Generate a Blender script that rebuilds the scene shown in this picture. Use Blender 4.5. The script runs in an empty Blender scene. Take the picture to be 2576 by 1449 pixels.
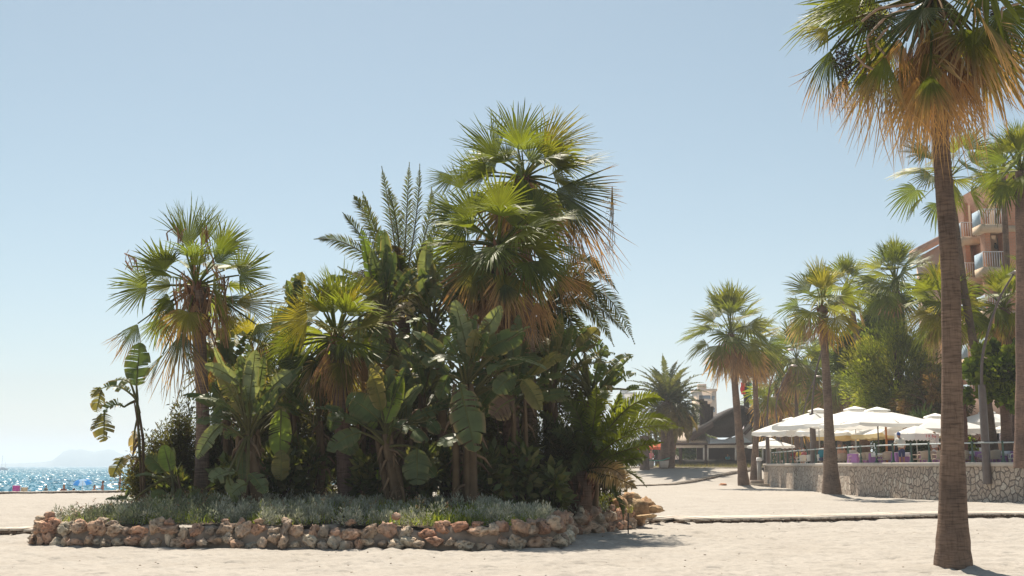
import bpy, bmesh, math, random
import numpy as np
from mathutils import Vector, Matrix, noise as mnoise

R = math.radians
sc = bpy.context.scene
COL = sc.collection

# ------------------------------------------------------------------ camera, sky, sun, exposure
FP, PITCH, CAMZ = 3005.0, R(8.46), 1.6          # focal length in pixels of a 2576 px wide frame
cam = bpy.data.cameras.new('camera')
cam.sensor_width = 36.0
cam.lens = 36.0 * FP / 2576.0
cam.clip_start, cam.clip_end = 0.1, 30000
camo = bpy.data.objects.new('camera', cam)
COL.objects.link(camo)
camo.location = (0, 0, CAMZ)
camo.rotation_euler = (R(90) + PITCH, 0, 0)
sc.camera = camo

SUN_EL, SUN_AZ = R(60), R(-11)                   # azimuth from +Y towards +X
world = bpy.data.worlds.new('World')
sc.world = world
world.use_nodes = True
wn = world.node_tree
bg = wn.nodes['Background']
sky = wn.nodes.new('ShaderNodeTexSky')
sky.sky_type = 'NISHITA'
sky.sun_disc = False
sky.sun_elevation = SUN_EL
sky.sun_rotation = SUN_AZ
sky.air_density, sky.dust_density, sky.ozone_density = 0.9, 0.85, 1.0
hs = wn.nodes.new('ShaderNodeHueSaturation')
hs.inputs['Hue'].default_value, hs.inputs['Saturation'].default_value = 0.474, 0.80
wn.links.new(sky.outputs[0], hs.inputs['Color'])
wn.links.new(hs.outputs[0], bg.inputs[0])
bg.inputs[1].default_value = 0.067

sl = bpy.data.lights.new('sun', 'SUN')
sl.energy, sl.angle, sl.color = 5.0, R(0.53), (1.0, 0.91, 0.77)
so = bpy.data.objects.new('sun', sl)
COL.objects.link(so)
sdir = Vector((math.cos(SUN_EL) * math.sin(SUN_AZ), math.cos(SUN_EL) * math.cos(SUN_AZ), math.sin(SUN_EL)))
so.rotation_euler = sdir.to_track_quat('Z', 'Y').to_euler()
so.location = (0, 0, 60)

sc.view_settings.view_transform = 'Standard'
sc.view_settings.look = 'None'
sc.view_settings.exposure = 0.68
sc.view_settings.gamma = 1.0
sc.cycles.max_bounces = 8
sc.cycles.diffuse_bounces = 4
sc.cycles.transmission_bounces = 4
sc.cycles.volume_bounces = 2
sc.cycles.use_denoising = True
sc.cycles.sample_clamp_indirect = 6

# ------------------------------------------------------------------ geometry helpers
CP, SP = math.cos(PITCH), math.sin(PITCH)
def W(px, py, Y):
    """world point seen at photo pixel (2576 wide) at distance Y along the view"""
    u, v = (px - 1288.0) / FP, (724.5 - py) / FP
    t = Y / (CP - v * SP)
    return np.array([u * t, Y, CAMZ + (SP + v * CP) * t])
def XP(px, Y, z=0.):
    """world x of photo column px for a point at distance Y and height z"""
    return (px - 1288.0) / FP * (Y * CP + (z - CAMZ) * SP)
def unit(v):
    v = np.asarray(v, float); n = np.linalg.norm(v)
    return v / n if n > 1e-9 else np.array([0, 0, 1.0])
def lerp(a, b, t): return a + (b - a) * t
def sst(a, b, x):
    t = np.clip((np.asarray(x, float) - a) / (b - a), 0, 1); return t * t * (3 - 2 * t)

class MB:
    """collects faces; build() links them as ONE mesh object"""
    def __init__(s): s.v, s.c, s.f, s.n, s.uv = [], [], [], 0, []
    def add(s, v, f, col=(1, 1, 1), uv=None):
        v = np.asarray(v, float).reshape(-1, 3); f = np.asarray(f, np.int64)
        c = np.asarray(col, float)
        if c.ndim == 1: c = np.tile(c[:3], (len(v), 1))
        s.v.append(v); s.c.append(c[:, :3]); s.f.append(f + s.n); s.n += len(v)
        s.uv.append(np.zeros((len(v), 2)) if uv is None else np.asarray(uv, float))
    def box(s, c, d, col=(1, 1, 1), rz=0, rx=0, ry=0, taper=1.0):
        x, y, z = [a / 2 for a in d]
        v = np.array([[-x, -y, -z], [x, -y, -z], [x, y, -z], [-x, y, -z], [-x * taper, -y * taper, z], [x * taper, -y * taper, z], [x * taper, y * taper, z], [-x * taper, y * taper, z]])
        m = np.array(Matrix.Rotation(rz, 3, 'Z') @ Matrix.Rotation(ry, 3, 'Y') @ Matrix.Rotation(rx, 3, 'X'))
        s.add(v @ m.T + np.asarray(c, float), [[0, 3, 2, 1], [4, 5, 6, 7], [0, 1, 5, 4], [1, 2, 6, 5], [2, 3, 7, 6], [3, 0, 4, 7]], col)
    def bar(s, a, b, w, h, col=(1, 1, 1)):
        a, b = np.asarray(a, float), np.asarray(b, float); d = unit(b - a)
        r = unit(np.cross(d, [0, 0, 1])) if abs(d[2]) < .98 else np.array([1., 0, 0]); u = np.cross(r, d)
        o = [(-w, -h), (w, -h), (w, h), (-w, h)]
        v = [p + r * i / 2 + u * j / 2 for p in (a, b) for i, j in o]
        s.add(v, [[0, 1, 2, 3], [7, 6, 5, 4], [0, 4, 5, 1], [1, 5, 6, 2], [2, 6, 7, 3], [3, 7, 4, 0]], col)
    def tube(s, pts, rad, n=6, col=(1, 1, 1), cap=True):
        P = np.asarray(pts, float); m = len(P)
        rad = np.full(m, rad, float) if np.isscalar(rad) else np.asarray(rad, float)
        T = np.gradient(P, axis=0); T /= np.linalg.norm(T, axis=1)[:, None] + 1e-9
        ref = np.array([1., 0, 0]) if abs(unit(P[-1] - P[0])[0]) < .8 else np.array([0, 1., 0])
        A = np.cross(T, ref); A /= np.linalg.norm(A, axis=1)[:, None] + 1e-9
        B = np.cross(T, A)
        th = np.linspace(0, 2 * math.pi, n, endpoint=False)
        v = P[:, None] + rad[:, None, None] * (np.cos(th)[None, :, None] * A[:, None] + np.sin(th)[None, :, None] * B[:, None])
        i, j = np.meshgrid(np.arange(m - 1), np.arange(n), indexing='ij'); k = (j + 1) % n
        f = np.stack([i * n + j, i * n + k, (i + 1) * n + k, (i + 1) * n + j], -1).reshape(-1, 4)
        c = np.asarray(col, float)
        if c.ndim == 2: c = np.repeat(c, n, 0)
        s.add(v.reshape(-1, 3), f, c)
        if cap:
            for r, q in ((0, P[0]), (m - 1, P[-1])):
                vv = np.vstack([v[r], q[None]]); cc = c if c.ndim == 1 else np.tile(c[r * n], (n + 1, 1))
                s.add(vv, [[a, (a + 1) % n, n] for a in range(n)], cc)
    def lathe(s, c, prof, n=12, col=(1, 1, 1)):
        c = np.asarray(c, float)
        s.tube([c + (0, 0, z) for r, z in prof], [max(r, 1e-4) for r, z in prof], n, col, cap=False)
    def prism(s, poly, y0, y1, col=(1, 1, 1)):
        """polygon of (x, z) extruded along y"""
        n = len(poly)
        v = [(x, y0, z) for x, z in poly] + [(x, y1, z) for x, z in poly]
        bm = bmesh.new(); vs = [bm.verts.new(p) for p in v]
        bm.faces.new(vs[:n]); bm.faces.new(vs[n:][::-1])
        for i in range(n): bm.faces.new((vs[i], vs[i + n], vs[(i + 1) % n + n], vs[(i + 1) % n]))
        bmesh.ops.recalc_face_normals(bm, faces=bm.faces)
        bmesh.ops.triangulate(bm, faces=bm.faces)
        bm.verts.index_update()
        s.add(v, [[q.index for q in f.verts] for f in bm.faces], col); bm.free()
    def ico(s, c, r, sub=2, col=(1, 1, 1)):
        v, f = ICO(sub); s.add(v * np.asarray(r, float) + np.asarray(c, float), f, col)
    def build(s, name, mat, parent=None, smooth=False):
        me = bpy.data.meshes.new(name)
        v = np.concatenate(s.v); c = np.concatenate(s.c); uv = np.concatenate(s.uv)
        if parent is not None: v = v - np.array(parent.matrix_basis.translation if parent.parent is None else parent['_o'])
        fl = [f for f in s.f if f.size]
        tot = np.concatenate([np.full(len(f), f.shape[1]) for f in fl])
        loops = np.concatenate([f.ravel() for f in fl])
        me.vertices.add(len(v)); me.vertices.foreach_set('co', v.ravel())
        me.loops.add(len(loops)); me.loops.foreach_set('vertex_index', loops)
        me.polygons.add(len(tot))
        me.polygons.foreach_set('loop_start', np.concatenate([[0], np.cumsum(tot)[:-1]]))
        me.polygons.foreach_set('loop_total', tot)
        if smooth: me.polygons.foreach_set('use_smooth', np.ones(len(tot), bool))
        a = me.color_attributes.new('Col', 'FLOAT_COLOR', 'POINT')
        a.data.foreach_set('color', np.hstack([c, np.ones((len(c), 1))]).ravel())
        if uv.any():
            l = me.uv_layers.new(name='UVMap'); l.data.foreach_set('uv', uv[loops].ravel())
        me.update(calc_edges=True); me.validate()
        if mat: me.materials.append(mat)
        o = bpy.data.objects.new(name, me); COL.objects.link(o)
        if parent is not None:
            o.parent = parent
        return o

_ico = {}
def ICO(sub):
    if sub not in _ico:
        bm = bmesh.new(); bmesh.ops.create_icosphere(bm, subdivisions=sub, radius=1); bm.verts.index_update()
        _ico[sub] = (np.array([v.co[:] for v in bm.verts]), np.array([[v.index for v in f.verts] for f in bm.faces])); bm.free()
    return _ico[sub]

def tag(o, label, cat, group=None, kind=None):
    if label: o['label'] = label
    if cat: o['category'] = cat
    if group: o['group'] = group
    if kind: o['kind'] = kind
    return o
def thing(name, label, cat, loc=(0, 0, 0), group=None):
    o = bpy.data.objects.new(name, None); COL.objects.link(o)
    o.location = tuple(float(a) for a in loc); o.empty_display_size = .2
    return tag(o, label, cat, group)
def struct(o, label, kind='structure'):
    o['kind'] = kind; o['label'] = label; o['category'] = o.name.replace('_', ' '); return o
def copy_tree(o, parent=None):
    c = o.copy(); COL.objects.link(c)
    if parent is not None: c.parent = parent
    for ch in o.children: copy_tree(ch, c)
    return c

# ------------------------------------------------------------------ materials
MATS = {}
def newmat(name):
    m = bpy.data.materials.new(name); m.use_nodes = True; nt = m.node_tree
    p = nt.nodes['Principled BSDF']; MATS[name] = m
    return m, nt, p
def N(nt, t, **k):
    n = nt.nodes.new(t)
    for a, b in k.items():
        if a.startswith('_'): setattr(n, a[1:], b)
        else: n.inputs[a.replace('0', ' ')].default_value = b
    return n
def noise_tex(nt, scale, detail=4, rough=.55, coord='Object'):
    tc = nt.nodes.new('ShaderNodeTexCoord'); n = N(nt, 'ShaderNodeTexNoise', Scale=scale, Detail=detail, Roughness=rough)
    nt.links.new(tc.outputs[coord], n.inputs['Vector']); return n
def ramp(nt, src, stops):
    r = nt.nodes.new('ShaderNodeValToRGB'); e = r.color_ramp.elements
    while len(e) < len(stops): e.new(.5)
    for k, (p, c) in enumerate(stops): e[k].position = p; e[k].color = (*c, 1) if len(c) == 3 else c
    nt.links.new(src, r.inputs[0]); return r
def bump(nt, p, src, strength, dist=.02, prev=None):
    b = N(nt, 'ShaderNodeBump', Strength=strength, Distance=dist); nt.links.new(src, b.inputs['Height'])
    if prev: nt.links.new(prev.outputs[0], b.inputs['Normal'])
    nt.links.new(b.outputs[0], p.inputs['Normal']); return b
def mult(nt, a, b, fac=1.0):
    m = nt.nodes.new('ShaderNodeMix'); m.data_type = 'RGBA'; m.blend_type = 'MULTIPLY'; m.inputs[0].default_value = fac
    nt.links.new(a, m.inputs[6]); nt.links.new(b, m.inputs[7]); return m.outputs[2]
def colattr(nt):
    a = nt.nodes.new('ShaderNodeVertexColor'); a.layer_name = 'Col'; return a.outputs[0]

def leaf_mat(name, trans=.35, rough=.38, spec=.5, tint=(1.6, 1.45, .62)):
    m, nt, p = newmat(name)
    n = noise_tex(nt, 2.5, 3); r = ramp(nt, n.outputs[0], [(.3, (.72, .72, .72)), (.7, (1.2, 1.2, 1.2))])
    c = mult(nt, colattr(nt), r.outputs[0])
    nt.links.new(c, p.inputs['Base Color']); p.inputs['Roughness'].default_value = rough; p.inputs['Specular IOR Level'].default_value = spec
    t = nt.nodes.new('ShaderNodeBsdfTranslucent')
    k = nt.nodes.new('ShaderNodeRGB'); k.outputs[0].default_value = (*tint, 1)
    nt.links.new(mult(nt, c, k.outputs[0]), t.inputs[0])
    mx = nt.nodes.new('ShaderNodeMixShader'); mx.inputs[0].default_value = trans
    nt.links.new(p.outputs[0], mx.inputs[1]); nt.links.new(t.outputs[0], mx.inputs[2])
    nt.links.new(mx.outputs[0], nt.nodes['Material Output'].inputs[0]); return m
LEAF = leaf_mat('palm_leaf', .48, .46, .32)
BANANA = leaf_mat('banana_leaf', .44, .45, .35, (1.6, 1.55, .6))
DRY = leaf_mat('dry_leaf', .2, .7, .2, (1.2, 1.05, .8))
BUSH = leaf_mat('bush_leaf', .48, .5, .28)
SILV = leaf_mat('silver_leaf', .25, .7, .2, (1.1, 1.1, .9))

def paint_mat(name, rough=.6, spec=.35, metal=0., nscale=6., amt=.12, bstr=0.):
    m, nt, p = newmat(name)
    n = noise_tex(nt, nscale, 5); r = ramp(nt, n.outputs[0], [(.3, (1 - amt,) * 3), (.7, (1 + amt,) * 3)])
    nt.links.new(mult(nt, colattr(nt), r.outputs[0]), p.inputs['Base Color'])
    p.inputs['Roughness'].default_value = rough; p.inputs['Metallic'].default_value = metal; p.inputs['Specular IOR Level'].default_value = spec
    if bstr: bump(nt, p, n.outputs[0], bstr, .01)
    return m
PAINT = paint_mat('painted_surface')
PLASTER = paint_mat('plaster', .85, .2, 0, 3., .1, .15)
WOOD = paint_mat('dark_wood', .75, .25, 0, 9., .25, .3)
METAL = paint_mat('metal', .4, .5, .3, 4., .15)
SKIN = paint_mat('skin', .55, .35, 0, 8., .06)
CLOTH = paint_mat('cloth', .9, .15, 0, 14., .07)
GLASS, _nt, _p = newmat('window_glass')
_p.inputs['Base Color'].default_value = (.10, .14, .18, 1); _p.inputs['Roughness'].default_value = .08; _p.inputs['Specular IOR Level'].default_value = .8

CANVAS, nt, p = newmat('parasol_canvas')
nt.links.new(colattr(nt), p.inputs['Base Color']); p.inputs['Roughness'].default_value = .9; p.inputs['Specular IOR Level'].default_value = .1
t_ = nt.nodes.new('ShaderNodeBsdfTranslucent'); nt.links.new(colattr(nt), t_.inputs[0])
mx = nt.nodes.new('ShaderNodeMixShader'); mx.inputs[0].default_value = .3
nt.links.new(p.outputs[0], mx.inputs[1]); nt.links.new(t_.outputs[0], mx.inputs[2]); nt.links.new(mx.outputs[0], nt.nodes['Material Output'].inputs[0])

# palm bark: rings and fine vertical cracks
BARK, nt, p = newmat('palm_bark')
tc = nt.nodes.new('ShaderNodeTexCoord')
def mapped(sx, sy, sz):
    mp = nt.nodes.new('ShaderNodeMapping'); mp.inputs['Scale'].default_value = (sx, sy, sz); nt.links.new(tc.outputs['Object'], mp.inputs[0]); return mp.outputs[0]
n1 = N(nt, 'ShaderNodeTexNoise', Scale=1.0, Detail=4., Roughness=.6); nt.links.new(mapped(4, 4, 38), n1.inputs['Vector'])
n2 = N(nt, 'ShaderNodeTexNoise', Scale=1.0, Detail=4., Roughness=.6); nt.links.new(mapped(34, 34, 3.5), n2.inputs['Vector'])
n3 = N(nt, 'ShaderNodeTexNoise', Scale=1.2, Detail=3.); nt.links.new(tc.outputs['Object'], n3.inputs['Vector'])
a = mult(nt, ramp(nt, n1.outputs[0], [(.3, (.55, .54, .53)), (.55, (1.12, 1.1, 1.08))]).outputs[0], ramp(nt, n2.outputs[0], [(.33, (.74, .73, .72)), (.5, (1.05, 1.05, 1.05))]).outputs[0])
a = mult(nt, a, ramp(nt, n3.outputs[0], [(.3, (.62, .62, .64)), (.7, (1.25, 1.18, 1.1))]).outputs[0])
nt.links.new(mult(nt, a, colattr(nt)), p.inputs['Base Color']); p.inputs['Roughness'].default_value = .9; p.inputs['Specular IOR Level'].default_value = .15
b1 = bump(nt, p, n1.outputs[0], .7, .03); bump(nt, p, n2.outputs[0], .6, .02, b1)

# sand
SAND, nt, p = newmat('sand')
n1 = noise_tex(nt, .6, 6); n2 = noise_tex(nt, 9, 6); n3 = noise_tex(nt, 90, 3); n4 = noise_tex(nt, 3.2, 5, .65)
c = mult(nt, ramp(nt, n1.outputs[0], [(.3, (.36, .326, .288)), (.7, (.415, .381, .342))]).outputs[0], ramp(nt, n2.outputs[0], [(.25, (.86, .85, .84)), (.6, (1.04, 1.04, 1.04))]).outputs[0])
c = mult(nt, c, ramp(nt, n3.outputs[0], [(.3, (.82, .82, .82)), (.6, (1.05, 1.05, 1.05))]).outputs[0])
nt.links.new(c, p.inputs['Base Color']); p.inputs['Roughness'].default_value = .95; p.inputs['Specular IOR Level'].default_value = .1
b1 = bump(nt, p, n4.outputs[0], .5, .08); b2 = bump(nt, p, n2.outputs[0], .5, .03, b1); bump(nt, p, n3.outputs[0], .3, .006, b2)

SOIL = paint_mat('soil', .95, .1, 0, 5., .3, .5)

# porous limestone
ROCK, nt, p = newmat('porous_rock')
n1 = noise_tex(nt, 5, 8, .65); n2 = noise_tex(nt, 1.7, 3)
tc = nt.nodes.new('ShaderNodeTexCoord')
v1 = N(nt, 'ShaderNodeTexVoronoi', Scale=16.); nt.links.new(tc.outputs['Object'], v1.inputs['Vector'])
pit = ramp(nt, v1.outputs['Distance'], [(.12, (0, 0, 0)), (.34, (1, 1, 1))])
c = mult(nt, colattr(nt), ramp(nt, n1.outputs[0], [(.28, (.5, .46, .42)), (.48, (.95, .93, .9)), (.68, (1.35, 1.28, 1.18))]).outputs[0])
c = mult(nt, c, ramp(nt, n2.outputs[0], [(.35, (1.12, .92, .82)), (.6, (.95, 1.0, 1.0))]).outputs[0])
c = mult(nt, c, ramp(nt, v1.outputs['Distance'], [(.06, (.4, .34, .3)), (.22, (1, 1, 1))]).outputs[0], .7)
nt.links.new(c, p.inputs['Base Color']); p.inputs['Roughness'].default_value = .92; p.inputs['Specular IOR Level'].default_value = .15
b1 = bump(nt, p, n1.outputs[0], .9, .06); bump(nt, p, pit.outputs[0], .7, .03, b1)

# rubble masonry of the terrace wall (uv in metres)
MASON, nt, p = newmat('rubble_masonry')
uvn = nt.nodes.new('ShaderNodeUVMap'); uvn.uv_map = 'UVMap'
wob = N(nt, 'ShaderNodeTexNoise', Scale=2.2, Detail=4.); nt.links.new(uvn.outputs[0], wob.inputs['Vector'])
ad = nt.nodes.new('ShaderNodeMix'); ad.data_type = 'RGBA'; ad.blend_type = 'LINEAR_LIGHT'; ad.inputs[0].default_value = .17
nt.links.new(uvn.outputs[0], ad.inputs[6]); nt.links.new(wob.outputs['Color'], ad.inputs[7])
mp = nt.nodes.new('ShaderNodeMapping'); mp.inputs['Scale'].default_value = (1.15, .85, 1); nt.links.new(ad.outputs[2], mp.inputs[0])
ve = N(nt, 'ShaderNodeTexVoronoi', Scale=3.7, _feature='DISTANCE_TO_EDGE', _voronoi_dimensions='2D'); nt.links.new(mp.outputs[0], ve.inputs['Vector'])
vc = N(nt, 'ShaderNodeTexVoronoi', Scale=3.7, _voronoi_dimensions='2D'); nt.links.new(mp.outputs[0], vc.inputs['Vector'])
n1 = N(nt, 'ShaderNodeTexNoise', Scale=11., Detail=6.); nt.links.new(uvn.outputs[0], n1.inputs['Vector'])
sep = nt.nodes.new('ShaderNodeSeparateColor'); nt.links.new(vc.outputs['Color'], sep.inputs[0])
stone = ramp(nt, sep.outputs[0], [(0., (.38, .31, .26)), (.35, (.54, .45, .37)), (.7, (.45, .37, .30)), (1., (.62, .56, .48))])
stone = mult(nt, stone.outputs[0], ramp(nt, n1.outputs[0], [(.3, (.7, .68, .66)), (.65, (1.12, 1.1, 1.08))]).outputs[0])
edge = ramp(nt, ve.outputs['Distance'], [(.04, (0, 0, 0)), (.11, (1, 1, 1))])
mxc = nt.nodes.new('ShaderNodeMix'); mxc.data_type = 'RGBA'; nt.links.new(edge.outputs[0], mxc.inputs[0]); mxc.inputs[6].default_value = (.20, .165, .14, 1); nt.links.new(stone, mxc.inputs[7])
nt.links.new(mxc.outputs[2], p.inputs['Base Color']); p.inputs['Roughness'].default_value = .9; p.inputs['Specular IOR Level'].default_value = .15
b1 = bump(nt, p, edge.outputs[0], .9, .05); bump(nt, p, n1.outputs[0], .6, .03, b1)

# brick
BRICK, nt, p = newmat('brick')
uvn = nt.nodes.new('ShaderNodeUVMap'); uvn.uv_map = 'UVMap'
br = N(nt, 'ShaderNodeTexBrick', Scale=1.0); nt.links.new(uvn.outputs[0], br.inputs['Vector'])
br.inputs['Color1'].default_value = (.54, .25, .15, 1); br.inputs['Color2'].default_value = (.47, .21, .125, 1); br.inputs['Mortar'].default_value = (.42, .30, .22, 1)
br.inputs['Mortar Size'].default_value = .012; br.inputs['Brick Width'].default_value = .3; br.inputs['Row Height'].default_value = .11
nz = noise_tex(nt, 1.2, 4); nt.links.new(mult(nt, br.outputs[0], ramp(nt, nz.outputs[0], [(.3, (.85, .85, .85)), (.7, (1.12, 1.12, 1.12))]).outputs[0]), p.inputs['Base Color'])
p.inputs['Roughness'].default_value = .9

THATCH, nt, p = newmat('thatch')
n1 = noise_tex(nt, 14, 6, .7); tc = nt.nodes.new('ShaderNodeTexCoord'); mp = nt.nodes.new('ShaderNodeMapping'); mp.inputs['Scale'].default_value = (30, 30, 4)
nt.links.new(tc.outputs['Object'], mp.inputs[0]); n2 = N(nt, 'ShaderNodeTexNoise', Scale=1., Detail=4.); nt.links.new(mp.outputs[0], n2.inputs['Vector'])
nt.links.new(mult(nt, mult(nt, colattr(nt), ramp(nt, n1.outputs[0], [(.3, (.6, .6, .6)), (.7, (1.3, 1.3, 1.3))]).outputs[0]), ramp(nt, n2.outputs[0], [(.3, (.55, .55, .55)), (.6, (1.15, 1.15, 1.15))]).outputs[0]), p.inputs['Base Color'])
p.inputs['Roughness'].default_value = .95; bump(nt, p, n2.outputs[0], .8, .08)

# sea: each wavelet facet gets its own slope, so the sun glitters on it
SEA, nt, p = newmat('sea_water')
geo_ = nt.nodes.new('ShaderNodeNewGeometry'); geo = nt.nodes.new('ShaderNodeVectorRotate'); geo.rotation_type = 'Z_AXIS'; geo.inputs['Angle'].default_value = R(-22); nt.links.new(geo_.outputs['Position'], geo.inputs['Vector'])
def facets(sx, sy, slope):
    mp = nt.nodes.new('ShaderNodeMapping'); mp.inputs['Scale'].default_value = (sx, sy, 1); nt.links.new(geo.outputs[0], mp.inputs[0])
    v = N(nt, 'ShaderNodeTexVoronoi', Scale=1., _voronoi_dimensions='2D'); nt.links.new(mp.outputs[0], v.inputs['Vector'])
    s1 = nt.nodes.new('ShaderNodeVectorMath'); s1.operation = 'SUBTRACT'; nt.links.new(v.outputs['Color'], s1.inputs[0]); s1.inputs[1].default_value = (.5, .5, .5)
    s2 = nt.nodes.new('ShaderNodeVectorMath'); s2.operation = 'MULTIPLY'; nt.links.new(s1.outputs[0], s2.inputs[0]); s2.inputs[1].default_value = (slope, slope, 0); return s2.outputs[0]
def vadd(a, b):
    s = nt.nodes.new('ShaderNodeVectorMath'); s.operation = 'ADD'
    nt.links.new(a, s.inputs[0])
    if isinstance(b, tuple): s.inputs[1].default_value = b
    else: nt.links.new(b, s.inputs[1])
    return s.outputs[0]
msk = nt.nodes.new('ShaderNodeMix'); msk.data_type = 'VECTOR'
mpk = nt.nodes.new('ShaderNodeMapping'); mpk.inputs['Scale'].default_value = (.5, .02, 1); nt.links.new(geo.outputs[0], mpk.inputs[0])
nk = N(nt, 'ShaderNodeTexNoise', Scale=1., Detail=3.); nt.links.new(mpk.outputs[0], nk.inputs['Vector']); nt.links.new(ramp(nt, nk.outputs[0], [(.55, (0, 0, 0)), (.57, (1, 1, 1))]).outputs[0], msk.inputs[0])
nt.links.new(facets(4.0, .15, 1.2), msk.inputs[4]); nt.links.new(facets(1.7, .02, 1.2), msk.inputs[5])
nrm = vadd(msk.outputs[1], (.06, -.36, 1))
nn = nt.nodes.new('ShaderNodeVectorMath'); nn.operation = 'NORMALIZE'; nt.links.new(nrm, nn.inputs[0]); nt.links.new(nn.outputs[0], p.inputs['Normal'])
mp = nt.nodes.new('ShaderNodeMapping'); mp.inputs['Scale'].default_value = (.05, .008, 1); nt.links.new(geo.outputs[0], mp.inputs[0])
n1 = N(nt, 'ShaderNodeTexNoise', Scale=1., Detail=5.); nt.links.new(mp.outputs[0], n1.inputs['Vector'])
nt.links.new(ramp(nt, n1.outputs[0], [(.3, (.006, .13, .22)), (.7, (.018, .20, .29))]).outputs[0], p.inputs['Base Color'])
p.inputs['Roughness'].default_value = .24; p.inputs['IOR'].default_value = 1.33; p.inputs['Specular IOR Level'].default_value = .26

# ------------------------------------------------------------------ terrain, sea, far headland
def vnoise(x, y, seed):
    xi, yi = np.floor(x).astype(np.int64), np.floor(y).astype(np.int64); fx, fy = x - xi, y - yi
    fx, fy = fx * fx * (3 - 2 * fx), fy * fy * (3 - 2 * fy)
    def h(a, b):
        n = (a * 374761393 + b * 668265263 + seed * 144664573) & 0x7fffffff
        n = ((n ^ (n >> 13)) * 1274126177) & 0x7fffffff
        return ((n ^ (n >> 16)) & 0xffff) / 65535.0
    return lerp(lerp(h(xi, yi), h(xi + 1, yi), fx), lerp(h(xi, yi + 1), h(xi + 1, yi + 1), fx), fy)
SN = np.array([-.92, .40]); SN /= np.linalg.norm(SN)
def base_z(x, y):
    x, y = np.asarray(x, float), np.asarray(y, float)
    s = (x + 30) * SN[0] + (y - 70) * SN[1]
    z = -.038 * np.maximum(s, 0) - .05 * np.maximum(s - 55, 0)
    up = 1.35 * sst(101, 113, y) * sst(4, 12, x) + 0.25 * sst(113, 140, y) * sst(4, 12, x)
    return np.maximum(z + up, -6)
def terrain_z(x, y):
    d = np.hypot(x, y); k = np.clip(1.6 - d / 90, .12, 1)
    mound = 0
    for mx_, my_, mr_, mh_ in ((7.0, 19.3, .42, .10), (16.1, 61.6, 1.1, .22), (17.0, 88, 1.2, .25)): mound = mound + mh_ * np.exp(-((x - mx_) ** 2 + (y - my_) ** 2) / mr_ ** 2)
    a = vnoise(x * 2.6, y * 2.6, 1); b = vnoise(x * 6.5 + 9, y * 6.5, 2); c = vnoise(x * .8, y * .8, 3); e = vnoise(x * 15, y * 15, 4)
    return base_z(x, y) + mound + k * (-.048 * (1 - np.abs(2 * a - 1)) ** 1.5 - .02 * b - .010 * e + .05 * c)
ys = [-40, -20, 0, 6, 10, 12]
while ys[-1] < 62: ys.append(ys[-1] * 1.0031)
while ys[-1] < 240: ys.append(ys[-1] * 1.012)
while ys[-1] < 4000: ys.append(ys[-1] * 1.12)
ys = np.array(ys)
us = np.concatenate([-np.geomspace(3.5, .62, 14), np.arange(-.56, .56, .0021), np.geomspace(.62, 3.5, 14)])
YY, UU = np.meshgrid(ys, us, indexing='ij'); XX = UU * np.maximum(YY, 12)
ZZ = terrain_z(XX, YY)
nr, nc = XX.shape
_r = np.random.default_rng(17)
for _t in range(34):                     # trails of footprints pressed into the soft sand
    px0, py0, a = _r.uniform(-9, 13), _r.uniform(16.5, 36), _r.choice([0, 3.14, .5, 2.6]) + _r.normal(0, .35)
    for _k in range(int(_r.uniform(8, 22))):
        fx = px0 + math.cos(a) * .68 * _k - math.sin(a) * .13 * (-1) ** _k; fy = py0 + math.sin(a) * .68 * _k + math.cos(a) * .13 * (-1) ** _k; a += _r.normal(0, .04)
        i0, i1 = np.searchsorted(ys, [fy - .35, fy + .35])
        if fy < 14 or i1 <= i0: continue
        j0, j1 = np.searchsorted(us, [(fx - .4) / fy, (fx + .4) / fy]); dx, dy = XX[i0:i1, j0:j1] - fx, YY[i0:i1, j0:j1] - fy
        l_, w_ = dx * math.cos(a) + dy * math.sin(a), -dx * math.sin(a) + dy * math.cos(a); q = (l_ / .16) ** 2 + (w_ / .075) ** 2
        ZZ[i0:i1, j0:j1] += -.05 * np.exp(-q) + .018 * np.exp(-((np.sqrt(q) - 1.6) / .5) ** 2)
i, j = np.meshgrid(np.arange(nr - 1), np.arange(nc - 1), indexing='ij')
F = np.stack([i * nc + j, i * nc + j + 1, (i + 1) * nc + j + 1, (i + 1) * nc + j], -1).reshape(-1, 4)
mb = MB(); mb.add(np.stack([XX, YY, ZZ], -1), F)
struct(mb.build('sand', SAND, smooth=True), 'pale trampled beach sand with footprints')

mb = MB()
xs_, ys_ = np.linspace(-5000, 2500, 26), np.geomspace(60, 7600, 30)
YY, XX = np.meshgrid(ys_, xs_, indexing='ij'); nr, nc = XX.shape
i, j = np.meshgrid(np.arange(nr - 1), np.arange(nc - 1), indexing='ij')
mb.add(np.stack([XX, YY, np.full_like(XX, -1.5)], -1), np.stack([i * nc + j, i * nc + j + 1, (i + 1) * nc + j + 1, (i + 1) * nc + j], -1).reshape(-1, 4))
struct(mb.build('sea', SEA), 'blue glittering sea')

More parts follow.
